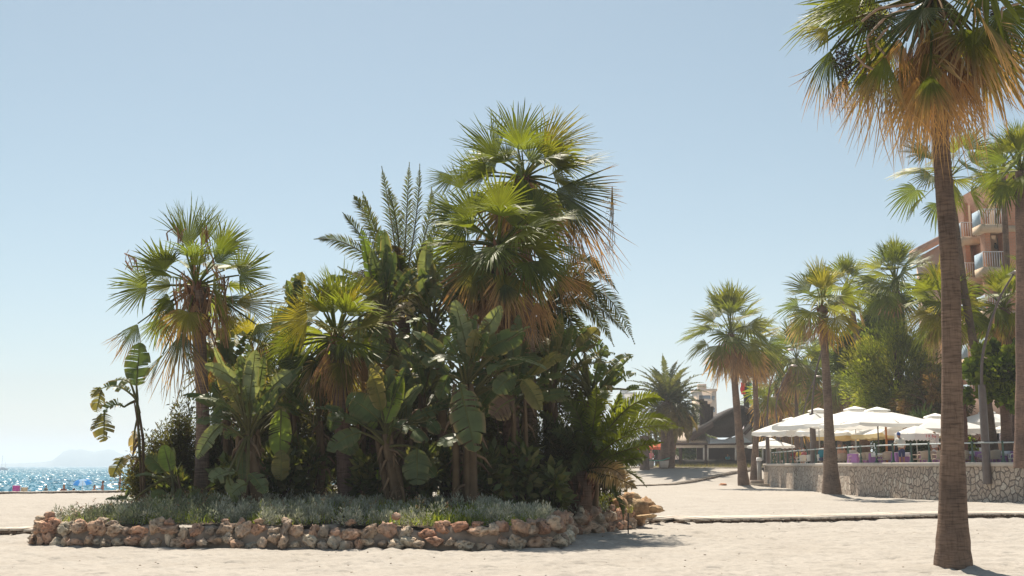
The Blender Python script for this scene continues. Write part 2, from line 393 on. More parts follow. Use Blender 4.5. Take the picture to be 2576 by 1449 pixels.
# headland: ridge line seen at about 4 km, given depth
ridge = [(-200, 1169), (0, 1167), (60, 1165), (100, 1163), (128, 1160), (140, 1155), (155, 1143), (165, 1134), (180, 1131.5), (200, 1131), (215, 1133), (235, 1138.5), (250, 1134.5), (262, 1133.5), (272, 1130), (282, 1131), (292, 1136), (310, 1146), (330, 1152), (370, 1157), (430, 1161), (500, 1165), (640, 1170)]
HY = 4000.0
rp = np.array(ridge); xs2 = np.linspace(-200, 640, 130); hz = np.interp(xs2, rp[:, 0], rp[:, 1])
ny = 26; vv = []
for q in range(ny):
    t = q / (ny - 1); prof = math.sin(math.pi * min(1, t * 1.15 if t < .5 else .5 + (t - .5))) ** .8 if 0 < t < 1 else 0
    for k, px in enumerate(xs2):
        top = W(px, hz[k], HY); nz = mnoise.noise(Vector((px * .06, t * 7, 0))) * 4 * prof
        vv.append((top[0], HY + (t - .45) * 160, max(-2, (top[2] + 1.5) * prof - 1.5 + nz * min(1, top[2] / 20))))
i, j = np.meshgrid(np.arange(ny - 1), np.arange(len(xs2) - 1), indexing='ij'); n = len(xs2)
mb = MB(); mb.add(vv, np.stack([i * n + j, i * n + j + 1, (i + 1) * n + j + 1, (i + 1) * n + j], -1).reshape(-1, 4), (.13, .15, .13))
struct(mb.build('hills', PLASTER, smooth=True), 'hazy rocky headland across the bay')

# ------------------------------------------------------------------ planter bed: soil, rock wall, ground cover
edge_path = np.array([(-8.7, 31), (-9.7, 29.2), (-10.05, 27.2), (-10.0, 25.9), (-9.75, 25.1), (-8.8, 24.75), (-7, 24.5), (-5, 24.3), (-3, 24.15), (-1, 24.05), (.2, 24.05), (.8, 24.3), (1.0, 24.9), (1.05, 26.2), (1.25, 28.1), (1.75, 29), (2.3, 30), (2.8, 31.2), (3.3, 32.8), (3.6, 34.2)])
back_path = np.array([(3.3, 36), (2, 37.5), (-1, 38.3), (-4, 37.8), (-7, 35.5)])
def resample(p, step):
    d = np.concatenate([[0], np.cumsum(np.linalg.norm(np.diff(p, axis=0), axis=1))]); s = np.arange(0, d[-1], step)
    return np.stack([np.interp(s, d, p[:, k]) for k in range(p.shape[1])], -1)
bound = resample(np.vstack([edge_path, back_path, edge_path[:1]]), .3)
BC = np.array([-3.4, 30.2])
_ang = np.arctan2(bound[:, 1] - BC[1], bound[:, 0] - BC[0]); _rad = np.linalg.norm(bound - BC, axis=1); _o = np.argsort(_ang)
def bed_frac(x, y):
    a = np.arctan2(y - BC[1], x - BC[0]); return np.hypot(x - BC[0], y - BC[1]) / np.interp(a, _ang[_o], _rad[_o], period=2 * math.pi)
def bed_z(x, y):
    q = bed_frac(x, y); return .40 + .30 * sst(1.0, .55, q)
th = np.linspace(-math.pi, math.pi, 160, endpoint=False); rr = np.linspace(0, .985, 24)
TH, RR = np.meshgrid(th, rr); rad = np.interp(TH, _ang[_o], _rad[_o], period=2 * math.pi) * RR
X, Y = BC[0] + rad * np.cos(TH), BC[1] + rad * np.sin(TH); Z = bed_z(X, Y) + (vnoise(X * 3, Y * 3, 5) - .5) * .08
m_, n_ = X.shape
i, j = np.meshgrid(np.arange(m_ - 1), np.arange(n_), indexing='ij'); k = (j + 1) % n_
mb = MB(); mb.add(np.stack([X, Y, Z], -1), np.stack([i * n_ + j, i * n_ + k, (i + 1) * n_ + k, (i + 1) * n_ + j], -1).reshape(-1, 4), (.10, .075, .055))
struct(mb.build('soil', SOIL, smooth=True), 'dark soil filling the raised planting bed')

rng = np.random.default_rng(7)
def rock_mesh(mb, c, size, col, seed, sub=3):
    r = np.random.default_rng(seed); v, f = ICO(sub); v = v.copy()
    for _ in range(11):
        n = unit(r.normal(size=3)); d = r.uniform(.5, .85); e = v @ n - d; v -= np.outer(np.maximum(e, 0) * .9, n)
    off = Vector(r.uniform(-50, 50, 3))
    h = np.array([mnoise.fractal(Vector(p) * 1.5 + off, .65, 2.1, 6) + .5 * mnoise.noise(Vector(p) * 4.5 + off) for p in v])
    pit = np.array([max(0, mnoise.noise(Vector(p) * 3.2 - off) - .22) for p in v])
    v *= (1 + .27 * h - .85 * pit)[:, None]
    m = np.array(Matrix.Rotation(r.uniform(0, 6.28), 3, 'Z') @ Matrix.Rotation(r.uniform(-.5, .5), 3, 'X'))
    v = v @ m.T; v /= np.abs(v).max(0)
    mb.add(v * np.asarray(size) + np.asarray(c), f, np.asarray(col)[None] * (1 - 1.2 * np.minimum(pit, .35))[:, None])
rock_cols = [tuple(v * 1.12 for v in c_) for c_ in [(.40, .26, .20), (.43, .31, .24), (.45, .36, .29), (.41, .35, .29), (.50, .43, .35), (.37, .27, .22), (.34, .28, .24)]]
wall = thing('rock_wall', 'low wall of porous pinkish boulders holding in the palm bed', 'wall', (-4, 23.4, 0))
ep = resample(edge_path, .05); tot = len(ep) * .05
mb = MB(); core = resample(edge_path, .25); nrm2 = np.gradient(core, axis=0); nrm2 = np.stack([-nrm2[:, 1], nrm2[:, 0]], -1); nrm2 /= np.linalg.norm(nrm2, axis=1)[:, None]
vv = []
for q in range(len(core)):
    o, nn_ = core[q], nrm2[q]; h = .36 + .05 * math.sin(q * 1.3)
    vv += [(*(o - nn_ * .10), -.15), (*(o - nn_ * .04), h * .6), (*(o + nn_ * .06), h), (*(o + nn_ * .4), h + .03)]
i, j = np.meshgrid(np.arange(len(core) - 1), np.arange(3), indexing='ij')
mb.add(vv, np.stack([i * 4 + j, (i + 1) * 4 + j, (i + 1) * 4 + j + 1, i * 4 + j + 1], -1).reshape(-1, 4), (.27, .22, .18))
mb.build('mortar', SOIL, wall, smooth=True)
seed = 100; stones = []
for row, (zc, hh, wmin, wmax) in enumerate([(.08, .13, .09, .19), (.31, .165, .10, .22)]):
    s = .4
    while s < tot - .4:
        w = rng.uniform(wmin, wmax); q = int((s + w) / .05)
        if q >= len(ep) - 2: break
        d = unit(ep[min(q + 2, len(ep) - 1)] - ep[q - 2]); n2 = np.array([-d[1], d[0]])
        big = 1.28 if 16.0 < s < 18.0 else (1.1 if s > 18.0 else 1.0)
        o = ep[q] - n2 * (.09 if row == 0 else .0) + rng.normal(0, .035, 2)
        cidx = rng.choice(len(rock_cols), p=[.2, .2, .17, .12, .1, .12, .09]) if row else rng.choice(len(rock_cols), p=[.05, .08, .2, .25, .2, .07, .15])
        hz_ = hh * rng.uniform(.65, 1.35) * big
        stones.append((w * hz_ * (.25 if s < 3.5 or 18.2 < s < 20.4 else 1), (o[0], o[1], zc * big + rng.normal(0, .04)), (w * 1.15 * big, .19 * big, hz_), np.array(rock_cols[cidx]) * rng.uniform(.8, 1.15), seed))
        if row and rng.random() < .45:
            stones.append((.001, (o[0] + rng.normal(0, .08), o[1] + .05, .50 + rng.normal(0, .03)), (rng.uniform(.08, .15), .12, rng.uniform(.06, .11)), np.array(rock_cols[rng.integers(7)]) * rng.uniform(.8, 1.15), seed + 5000))
        seed += 1; s += 2 * w * rng.uniform(.78, 1.0) * 1.0
stones.sort(key=lambda a: -a[0]); rest = MB()
for k, (_, c, sz, col, sd_) in enumerate(stones):
    if k < 99: mb = MB(); rock_mesh(mb, c, sz, col, sd_, 4 if k < 70 else 3); mb.build('rock', ROCK, wall)
    else: rock_mesh(rest, c, sz, col, sd_)
rest.build('small_stones', ROCK, wall)['kind'] = 'stuff'
# loose boulders at the far right end of the bed
for k, (px, py, Y, sx, sz, lab) in enumerate([
        (1595, 1283, 32.2, .42, .42, 'tall ochre boulder at the right end of the rock wall'), (1561, 1278, 31.6, .4, .36, 'rough brown boulder beside the tall ochre boulder'),
        (1590, 1254, 33.5, .36, .2, 'flat orange rock lying on top behind the tall ochre boulder'), (1627, 1270, 34, .3, .26, 'rounded rock past the tall ochre boulder, second from the end'),
        (1647, 1283, 33.6, .36, .14, 'long low rock at the very end of the boulder row'), (1628, 1298, 31.5, .3, .06, 'flat slab of rock lying in the sand near the boardwalk')]):
    p_ = W(px, py, Y); mb = MB(); rock_mesh(mb, p_, (sx, .3, sz), np.array((.46, .32, .2)) * (1 + .1 * (k % 3 - 1)), 900 + k)
    o = mb.build('boulder', ROCK); tag(o, lab, 'boulder', 'loose boulders at the end of the wall')

def leaf_cloud(mb, cen, rad, n, size, cols, r, up=0., shell=.45, aspect=.5, squash=1.0, shape='diamond', dirs=None):
    """n small leaves spread through an ellipsoid"""
    cen, rad = np.asarray(cen, float), np.asarray(rad, float)
    d = r.normal(size=(n, 3)); d /= np.linalg.norm(d, axis=1)[:, None]
    q = (shell + (1 - shell) * r.random(n)) ** .8
    P = cen + d * rad * q[:, None]
    D = (r.normal(size=(n, 3)) if dirs is None else np.tile(dirs, (n, 1)) + r.normal(size=(n, 3)) * .35) + d * .8; D[:, 2] += up; D /= np.linalg.norm(D, axis=1)[:, None]
    S = np.cross(D, r.normal(size=(n, 3))); S /= np.linalg.norm(S, axis=1)[:, None]
    L = size * r.uniform(.6, 1.4, n)[:, None]; Wd = L * aspect * .5
    v = np.stack([P, P + D * L * .5 + S * Wd, P + D * L, P + D * L * .5 - S * Wd], 1)
    c = np.asarray(cols, float)[r.integers(0, len(cols), n)] * r.uniform(.7, 1.25, n)[:, None]
    mb.add(v.reshape(-1, 3), np.arange(n * 4).reshape(n, 4), np.repeat(c, 4, 0))

# silver ground cover, grass, dry stems: nobody could count them
r = np.random.default_rng(3); mb = MB()
cols_s = [(.44, .44, .35), (.52, .51, .42), (.37, .39, .29), (.55, .53, .44)]
cols_g = [(.26, .28, .17), (.32, .33, .23), (.20, .24, .14)]
cnt = 0
while cnt < 1000:
    x, y = r.uniform(-10.2, 3.6), r.uniform(23.9, 32.2)
    q = bed_frac(x, y)
    if q > .972: continue
    if y > 29 and r.random() < .6: continue
    if vnoise(np.array(x * 1.7), np.array(y * 1.7), 21) < .36 and r.random() < .8: continue
    fr = y < 25.7 and x > -9; cnt += 1; h = r.uniform(.10, .22) * (1.35 if fr else 1) * (1.2 if x < -5 else 1) * (.7 + .7 * float(vnoise(np.array(x * .9), np.array(y * .9), 22)))
    left = x < -6.2 and r.random() < .7
    n = 90 if fr else 60; z = bed_z(x, y); rad = r.uniform(.10, .2)
    d = r.normal(size=(n, 3)); d[:, 2] = np.abs(d[:, 2]); d /= np.linalg.norm(d, axis=1)[:, None]
    P = np.array([x, y, z]) + d * np.array([rad, rad, h * 1.3]) * r.uniform(.55, 1, n)[:, None]
    D = d * 1.0 + np.array([0, 0, .45]) + r.normal(0, .4, (n, 3)); D /= np.linalg.norm(D, axis=1)[:, None]
    S = np.cross(D, r.normal(size=(n, 3))); S /= np.linalg.norm(S, axis=1)[:, None]
    L = r.uniform(.05, .11, n)[:, None]
    v = np.stack([P, P + D * L * .5 + S * .011, P + D * L, P + D * L * .5 - S * .011], 1)
    c = np.asarray(cols_g if left else cols_s)[r.integers(0, 3, n)] * r.uniform(.75, 1.2, n)[:, None]
    mb.add(v.reshape(-1, 3), np.arange(n * 4).reshape(n, 4), np.repeat(c, 4, 0))
struct(mb.build('ground_cover', SILV), 'silvery grey low ground cover spreading over the bed', 'stuff')
def grass(mb, P, h, cols, r, spread=.6):
    n = len(P); az = r.uniform(0, 6.28, n); el = r.uniform(1.0 - spread * .5, 1.5, n); hh = h * r.uniform(.5, 1.3, n)
    D = np.stack([np.cos(az) * np.cos(el), np.sin(az) * np.cos(el), np.sin(el)], -1)
    S = np.stack([-np.sin(az), np.cos(az), 0 * az], -1) * .006
    m_ = P + D * (hh * .55)[:, None]; t_ = P + D * hh[:, None]; t_[:, :2] += D[:, :2] * (hh * .4)[:, None]
    v = np.stack([P - S, P + S, m_ + S * .8, m_ - S * .8, t_], 1).reshape(-1, 3); b = np.arange(n)[:, None] * 5
    c = np.repeat(np.asarray(cols)[r.integers(0, len(cols), n)] * r.uniform(.8, 1.2, n)[:, None], 5, 0)
    mb.add(v, b + np.array([[0, 1, 2, 3]]), c); 
    mb.f.append(b + np.array([[3, 2, 4]]) + mb.n - len(v))
mb = MB(); P = []
while len(P) < 6800:
    x, y = r.uniform(-9.6, 1.2), r.uniform(24, 26.9)
    w = .05 + 1.0 * math.exp(-((x + .5) / 1.25) ** 2) * (y < 26.1) + .55 * math.exp(-((x + 4.8) / .8) ** 2) + .35 * math.exp(-((x + 7.4) / .9) ** 2) + .4 * math.exp(-((x + 2.6) / .5) ** 2)
    if bed_frac(x, y) < .97 and r.random() < w * (.4 + .6 * vnoise(np.array(x * 1.5), np.array(y * 1.5), 8)): P.append((x, y, bed_z(x, y)))
grass(mb, np.array(P), .22, [(.22, .30, .05), (.30, .36, .06), (.16, .22, .05)], r)
P = np.array([(x, y, bed_z(x, y)) for x, y in zip(r.uniform(2.3, 3.1, 500), r.uniform(31.2, 33.5, 500))]); grass(mb, P, .25, [(.16, .2, .05), (.22, .24, .07)], r)
struct(mb.build('grass', BUSH), 'bright green grass growing behind the front rocks', 'stuff')
mb = MB(); P = []
for _ in range(260):
    x, y = (r.uniform(-9.4, -5.5), r.uniform(25.2, 28.5)) if r.random() < .75 else (r.uniform(-5, 0), r.uniform(24.7, 27.5))
    z = bed_z(x, y); h = r.uniform(.22, .42); t_ = np.array([x + r.normal(0, .05), y + r.normal(0, .05), z + h])
    mb.tube([(x, y, z), (x + r.normal(0, .02), y, z + h * .5), t_], [.004, .003, .002], 3, (.22, .15, .09), cap=False)
    leaf_cloud(mb, t_ - (0, 0, .03), (.03, .03, .05), 7, .035, [(.34, .20, .12), (.40, .27, .17)], r)
struct(mb.build('dry_flower_stems', DRY), 'dry reddish flower stems standing among the ground cover', 'stuff')
# ------------------------------------------------------------------ plant generators
GR = [(.115, .148, .020), (.145, .175, .022), (.092, .128, .020), (.16, .18, .025)]
BLUEG = (.05, .085, .05)
YEL = (.22, .21, .035)
TAN = [(.42, .255, .13), (.50, .31, .16), (.33, .19, .10), (.43, .31, .20)]
def fan(mb, H, axis, nrm, Rd, spread, nseg, cin, cout, r, droop=.35, tipd=.75, fold=.18, rows=6, wild=.04):
    axis = unit(axis); nrm = unit(np.asarray(nrm, float) - axis * np.dot(nrm, axis)); side = np.cross(axis, nrm)
    s = R(spread); a = np.linspace(-s, s, nseg); da = s / nseg
    t = np.array([.03, .28, .5, .68, .85, 1.0]) if rows == 6 else np.array([.03, .45, .75, 1.0])
    w = np.array([1, 1, .95, .62, .34, .05]) if rows == 6 else np.array([1, .95, .5, .06])
    L = Rd * (.60 + .40 * np.cos(a * min(1.0, 1.5 / max(s, .1)))) * r.uniform(.80, 1.10, nseg)
    k = np.array([-1., 0, 1])
    ang = a[:, None, None] + r.normal(0, wild, nseg)[:, None, None] * np.maximum(t - .45, 0)[None, :, None] * 2 + k[None, None] * da * w[None, :, None]
    rad = L[:, None, None] * t[None, :, None] * np.ones_like(ang)
    off = rad * (fold * np.abs(np.sin(ang)) + (k == 0)[None, None] * da * w[None, :, None] * .7)
    bend = r.normal(0, wild * 1.6, nseg)[:, None, None] * np.maximum(t - .4, 0)[None, :, None] * rad
    P = np.asarray(H) + rad[..., None] * (np.cos(ang)[..., None] * axis + np.sin(ang)[..., None] * side) + (off + bend)[..., None] * nrm
    dz = droop * L[:, None] * np.maximum(t - .38, 0)[None] ** 1.7 * r.uniform(.4, 1.7, nseg)[:, None]
    P[..., 2] -= dz[..., None]
    nr_ = len(t)
    c = lerp(np.asarray(cin)[None], np.asarray(cout)[None], sst(tipd - .2, tipd + .2, t)[:, None])
    c = c[None, :, None] * r.uniform(.8, 1.2, nseg)[:, None, None, None] * np.ones((nseg, nr_, 3, 3))
    i, j, q = np.meshgrid(np.arange(nseg), np.arange(nr_ - 1), np.arange(2), indexing='ij')
    b = i * nr_ * 3 + j * 3 + q
    mb.add(P.reshape(-1, 3), np.stack([b, b + 1, b + 4, b + 3], -1).reshape(-1, 4), c.reshape(-1, 3))
def petiole(mb, a, b, r0, r1, sag, col, n=5):
    a, b = np.asarray(a, float), np.asarray(b, float); t = np.linspace(0, 1, n)
    P = a + (b - a) * t[:, None]; P[:, 2] += sag * np.sin(t * math.pi)
    mb.tube(P, np.linspace(r0, r1, n), 4, col, cap=False)
def trunk(name, parent, pts, radii, col=(.20, .145, .115), n=14, boots=0, hub=None, r=None, bl=1.2):
    P = np.asarray(pts, float); m = max(12, int(np.linalg.norm(P[-1] - P[0]) * 7))
    d = np.concatenate([[0], np.cumsum(np.linalg.norm(np.diff(P, axis=0), axis=1))]); s = np.linspace(0, d[-1], m)
    Q = np.stack([np.interp(s, d, P[:, k]) for k in range(3)], -1)
    for _ in range(3): Q[1:-1] = (Q[:-2] + Q[1:-1] * 2 + Q[2:]) / 4
    r = r or np.random.default_rng(1)
    rad = np.interp(s / d[-1], np.linspace(0, 1, len(radii)), radii) * (1 + r.normal(0, .014, m)) * (1 + .035 * np.interp(s, np.arange(0, d[-1] + 1, .7), r.normal(0, 1, len(np.arange(0, d[-1] + 1, .7)))))
    mb = MB(); mb.tube(Q, rad, n, col)
    for _ in range(boots):
        q = Q[-1] - unit(Q[-1] - Q[-4]) * r.uniform(0, bl); a = r.uniform(0, 6.28); dr = np.array([math.cos(a), math.sin(a), 0])
        p0 = q + dr * rad[-1] * .85; mb.tube([p0, p0 + dr * .07 + (0, 0, .09), p0 + dr * .11 + (0, 0, .2)], [.05, .04, .012], 4, np.array((.17, .09, .06)) * r.uniform(.7, 1.3), cap=False)
    return mb.build(name, BARK, parent, smooth=True)
def crown_random(mb, md, hub, Rd, n, r, pet=.75, el=(82, -35), nseg=26, cols=GR, rows=4, dry_from=-25, yel=0., spread=(70, 100), az0=None, droop=.35):
    """fronds round the hub; the oldest go into the dry mesh md"""
    for k in range(n):
        e = R(lerp(el[0], el[1], ((k + r.random() * .8) / n) ** 1.45)); az = (k * 2.39996 + r.normal(0, .25)) if az0 is None else r.choice(az0) + r.normal(0, .3)
        lp = Rd * pet * r.uniform(.8, 1.2); dh = np.array([math.cos(az), math.sin(az), 0])
        H = hub + dh * lp * math.cos(e) + np.array([0, 0, lp * math.sin(e) - .08 * lp * math.cos(e)])
        hi = sst(25, 75, math.degrees(e)); e2 = e - R(r.uniform(14, 42)) * (1 - .75 * hi); ax = dh * math.cos(e2) + np.array([0, 0, math.sin(e2)]); nn_ = -dh * math.sin(e2) + np.array([0, 0, math.cos(e2)])
        roll = r.normal(0, .6); sd = np.cross(ax, nn_); nn_ = nn_ * math.cos(roll) + sd * math.sin(roll)
        c = np.array(cols[r.integers(len(cols))]) * r.uniform(.85, 1.2)
        old = math.degrees(e) < dry_from
        tip = np.array(TAN[r.integers(4)]) if old else c * 1.05
        if old: c = c * .8 + np.array(TAN[0]) * .15
        if r.random() < yel: c = np.array(YEL) * r.uniform(.8, 1.2); tip = np.array((.40, .27, .06))
        tgt = mb
        petiole(tgt, hub, H, .035, .016, .06 * lp, c * .9 + np.array((.03, .03, 0)))
        fan(tgt, H, ax, nn_, Rd * r.uniform(.85, 1.15), r.uniform(*spread) * (1 - .45 * hi), nseg, c, tip, r, droop * (1.6 if old else 1), .62 if old else 1.3, rows=rows)
def skirt(md, hub, Rd, n, r, drop=1.0, nseg=18, rows=4, spread=(24, 48), top=0.):
    ncl = 8; phs = r.uniform(0, 6)
    for k in range(n):
        cl = k % ncl; az = cl * 6.283 / ncl + phs + r.normal(0, .2); dh = np.array([math.cos(az), math.sin(az), 0]); lv = r.random() * (.45 + .55 * ((cl * 0.618 + .3) % 1))
        H = hub + dh * Rd * r.uniform(.16, .5) + np.array([0, 0, -Rd * (top + .15 + drop * lv * .9)])
        ax = np.array([0, 0, -1.]) + dh * r.uniform(-.05, .35)
        c = np.array(TAN[r.integers(4)]) * r.uniform(.75, 1.15)
        petiole(md, hub + dh * .08 - np.array([0, 0, Rd * drop * lv * .5]), H, .03, .015, .1, c)
        fan(md, H, ax, dh + np.array([0, 0, .2]), Rd * r.uniform(.7, 1.05), r.uniform(*spread), nseg, c * .9, c * 1.1, r, .1, .6, .35, rows, .10)
def key_fronds(mb, hub, Y, lst, r, nseg=38):
    """(hastula px, py, tip px, py, spread, colour in, colour out, dry start, depth of hastula, depth of tip, facing)"""
    for hx, hy, tx, ty, sp, ci, co, td, dh, dt, fc in lst:
        H, T = W(hx, hy, Y + dh), W(tx, ty, Y + dt)
        ci, co = np.array(ci) * r.uniform(.9, 1.1), np.array(co)
        petiole(mb, hub, H, .035, .018, .05, ci * .8 + np.array((.04, .04, .005)))
        L = np.linalg.norm(T - H); up = unit(T - H)[2]
        dry = td < .76
        fan(mb, H, T - H + np.array([0, 0, .06 * L]), fc, L * (1.12 if dry else 1.04), sp * (.6 if dry else 1), nseg, ci, co, r, .45 if dry else (.24 if up > -.3 else .12), td, .35 if dry else .2, 6, .11 if dry else .065)
FC = (0, -1, .25); FU = (0, -.35, 1); FL = (-.8, -.7, .3); FR = (.8, -.7, .3); FD = (.1, -.9, -.35)
G1, G2, G3, GB, GY = (.125, .158, .020), (.165, .20, .022), (.088, .115, .020), (.065, .088, .036), (.23, .21, .028)
T1, T2, T3 = (.41, .245, .12), (.51, .33, .175), (.32, .18, .09)

def fan_palm(label, base, hub, radii, group, key=None, nrand=0, Rd=1.1, rk=None, sk=0, skk=None, seed=1, mid=None, boots=20, kY=None, bark=(.20, .145, .115), extra=None, nsides=14):
    r = np.random.default_rng(seed); base, hub = np.asarray(base, float), np.asarray(hub, float)
    t = thing('fan_palm', label, 'palm tree', base, group)
    pts = [base, hub] if mid is None else [base] + [np.asarray(m, float) for m in mid] + [hub]
    trunk('trunk', t, pts, radii, bark, nsides, boots, hub, r)
    mb, md = MB(), MB()
    if key: key_fronds(mb, hub, kY, key, r)
    if nrand: crown_random(mb, md, hub, Rd, nrand, r, **(rk or {}))
    mb.build('crown', LEAF, t)
    if sk: skirt(md, hub, Rd, sk, r, **(skk or {}))
    if md.n: md.build('dead_fronds', DRY, t)
    if extra: extra(t, r)
    return t

def feather(mb, A, C, B, r, wid=.45, n=46, col=G1, tipc=None, vee=.5, stem=(.13, .11, .04), dens=2, fwd=.75, nrm=None, lw=.021, jit=.07):
    """pinnate frond along the curve A-C-B"""
    A, C, B = [np.asarray(q, float) for q in (A, C, B)]
    t = np.linspace(0, 1, 14); cur = lambda u: ((1 - u) ** 2)[:, None] * A + (2 * u * (1 - u))[:, None] * C + (u ** 2)[:, None] * B
    mb.tube(cur(t), np.linspace(.028, .006, 14), 4, stem, cap=False)
    u = np.linspace(.14, .995, n); P = cur(u); T = np.gradient(P, axis=0); T /= np.linalg.norm(T, axis=1)[:, None]
    up = np.array([0, 0, 1.]) if nrm is None else np.asarray(nrm, float)
    S = np.cross(T, up); S /= np.linalg.norm(S, axis=1)[:, None] + 1e-6; U = np.cross(S, T)
    prof = np.clip(np.sin(np.clip(u * 1.04, 0, 1) ** .8 * math.pi) ** .6, .12, 1) * wid * (1 - .5 * u ** 8)
    for sg in (-1, 1):
        L = prof * r.uniform(.82, 1.12, n); vv = vee + r.normal(0, .18, n)
        D = T * fwd + S * sg + U * vv[:, None] + r.normal(0, jit, (n, 3)); D /= np.linalg.norm(D, axis=1)[:, None]
        M = P + D * (L * .5)[:, None]; E = P + D * L[:, None]; E[:, 2] -= L * .22; M[:, 2] -= L * .03
        Wd = np.cross(D, U); Wd /= np.linalg.norm(Wd, axis=1)[:, None] + 1e-6; Wd *= lw
        v = np.stack([P - Wd * .6, P + Wd * .6, M + Wd, M - Wd, E], 1)
        c = np.asarray(col) * r.uniform(.75, 1.25, n)[:, None]; ce = c if tipc is None else lerp(c, np.asarray(tipc)[None], .7)
        cc = np.stack([c, c, c, c, ce], 1)
        b = np.arange(n)[:, None] * 5
        mb.add(v.reshape(-1, 3), b + np.array([[0, 1, 2, 3]]), cc.reshape(-1, 3)); mb.f.append(b + np.array([[3, 2, 4]]) + mb.n - n * 5)
def feather_random(mb, hub, Ld, n, r, el=(80, -25), wid=.4, nl=34, cols=GR, arch=.5, col_old=None, lw=.021):
    for k in range(n):
        f = (k + r.random() * .7) / n; e = R(lerp(el[0], el[1], f)); az = k * 2.39996 + r.normal(0, .2)
        dh = np.array([math.cos(az), math.sin(az), 0]); L = Ld * r.uniform(.85, 1.1)
        C = hub + (dh * math.cos(e) + np.array([0, 0, math.sin(e)])) * L * .55
        e2 = e - R(35 + 35 * math.cos(e)); B = C + (dh * math.cos(e2) + np.array([0, 0, math.sin(e2)])) * L * .5
        c = np.array(cols[r.integers(len(cols))]) * r.uniform(.85, 1.15)
        if col_old is not None and f > .7: c = lerp(c, np.array(col_old), .6)
        feather(mb, hub, C, B, r, wid, nl, c, lw=lw)

def paddle(mb, A, B, w, r, sag=(0, 0, 0), face=FC, col=G2, tear=.25, fold=.25, curl=.0, nst=13, mid=(.16, .17, .06), tipc=None):
    """banana-like leaf from base A to tip B, blade width w, made of side strips that can tear apart"""
    A, B = np.asarray(A, float), np.asarray(B, float); C = (A + B) / 2 + np.asarray(sag, float)
    cur = lambda u: ((1 - u) ** 2)[..., None] * A + (2 * u * (1 - u))[..., None] * C + (u ** 2)[..., None] * B
    t = np.linspace(0, 1, 10); mb.tube(cur(t), np.linspace(.024, .005, 10), 5, mid, cap=False)
    L = np.linalg.norm(B - A); nx = 5; tear = tear * .85 + .16 if tear > .06 else tear
    for sg in (-1, 1):
        cuts = np.sort(np.concatenate([[0, 1], r.uniform(.04, .97, nst - 1) if tear > .1 else np.linspace(0, 1, nst + 1)[1:-1]]))
        for k in range(len(cuts) - 1):
            gap = (r.random() < tear) * r.uniform(.004, .03)
            uu = np.linspace(cuts[k], cuts[k + 1] - gap * .5, 3); ang = r.normal(0, .28 * tear + .03) + curl
            P = cur(uu); T = cur(np.clip(uu + .01, 0, 1.01)) - cur(uu - .01); T /= np.linalg.norm(T, axis=1)[:, None]
            Nn = np.asarray(face, float)[None] - T * (T @ np.asarray(face, float))[:, None]; Nn /= np.linalg.norm(Nn, axis=1)[:, None] + 1e-6
            S = np.cross(T, Nn) * sg
            prof = np.clip(np.sin(math.pi * np.clip(uu, 0, 1) ** .85) ** .5, .0, 1) * w * .5 * (1 - (r.random() < tear * .5) * r.uniform(0, .3))
            x = np.linspace(0, 1, nx)[None, :]; th = fold + ang * x * 1.3
            off = prof[:, None] * x
            lead = .22 * off
            V = P[:, None] + S[:, None] * (off * np.cos(th))[..., None] + Nn[:, None] * (off * np.sin(th))[..., None] + T[:, None] * (lead - gap * L * x * .5 * np.array([[-1], [0], [1]]))[..., None]
            V[..., 2] -= (off * x) * .12 * (1 + abs(ang) * 2)
            c = np.asarray(col) * r.uniform(.9, 1.1)
            cc = np.tile(c, (3, nx, 1)) * (1 + .10 * np.array([1, -1, 1])[:, None, None] * r.random())
            cc[:, -1] = lerp(cc[:, -1], np.array((.26, .19, .09)), r.uniform(.1, .6)); cc[:, -2] = lerp(cc[:, -2], np.array((.22, .19, .07)), r.uniform(0, .25))
            if tipc is not None: cc[:, -1] = tipc
            i, j = np.meshgrid(np.arange(2), np.arange(nx - 1), indexing='ij'); b = i * nx + j
            mb.add(V.reshape(-1, 3), np.stack([b, b + 1, b + nx + 1, b + nx], -1).reshape(-1, 4), cc.reshape(-1, 3))
BG, BP, BB, BV, BD, BO = (.12, .155, .07), (.22, .255, .135), (.21, .29, .05), (.09, .13, .045), (.46, .35, .24), (.18, .165, .06)
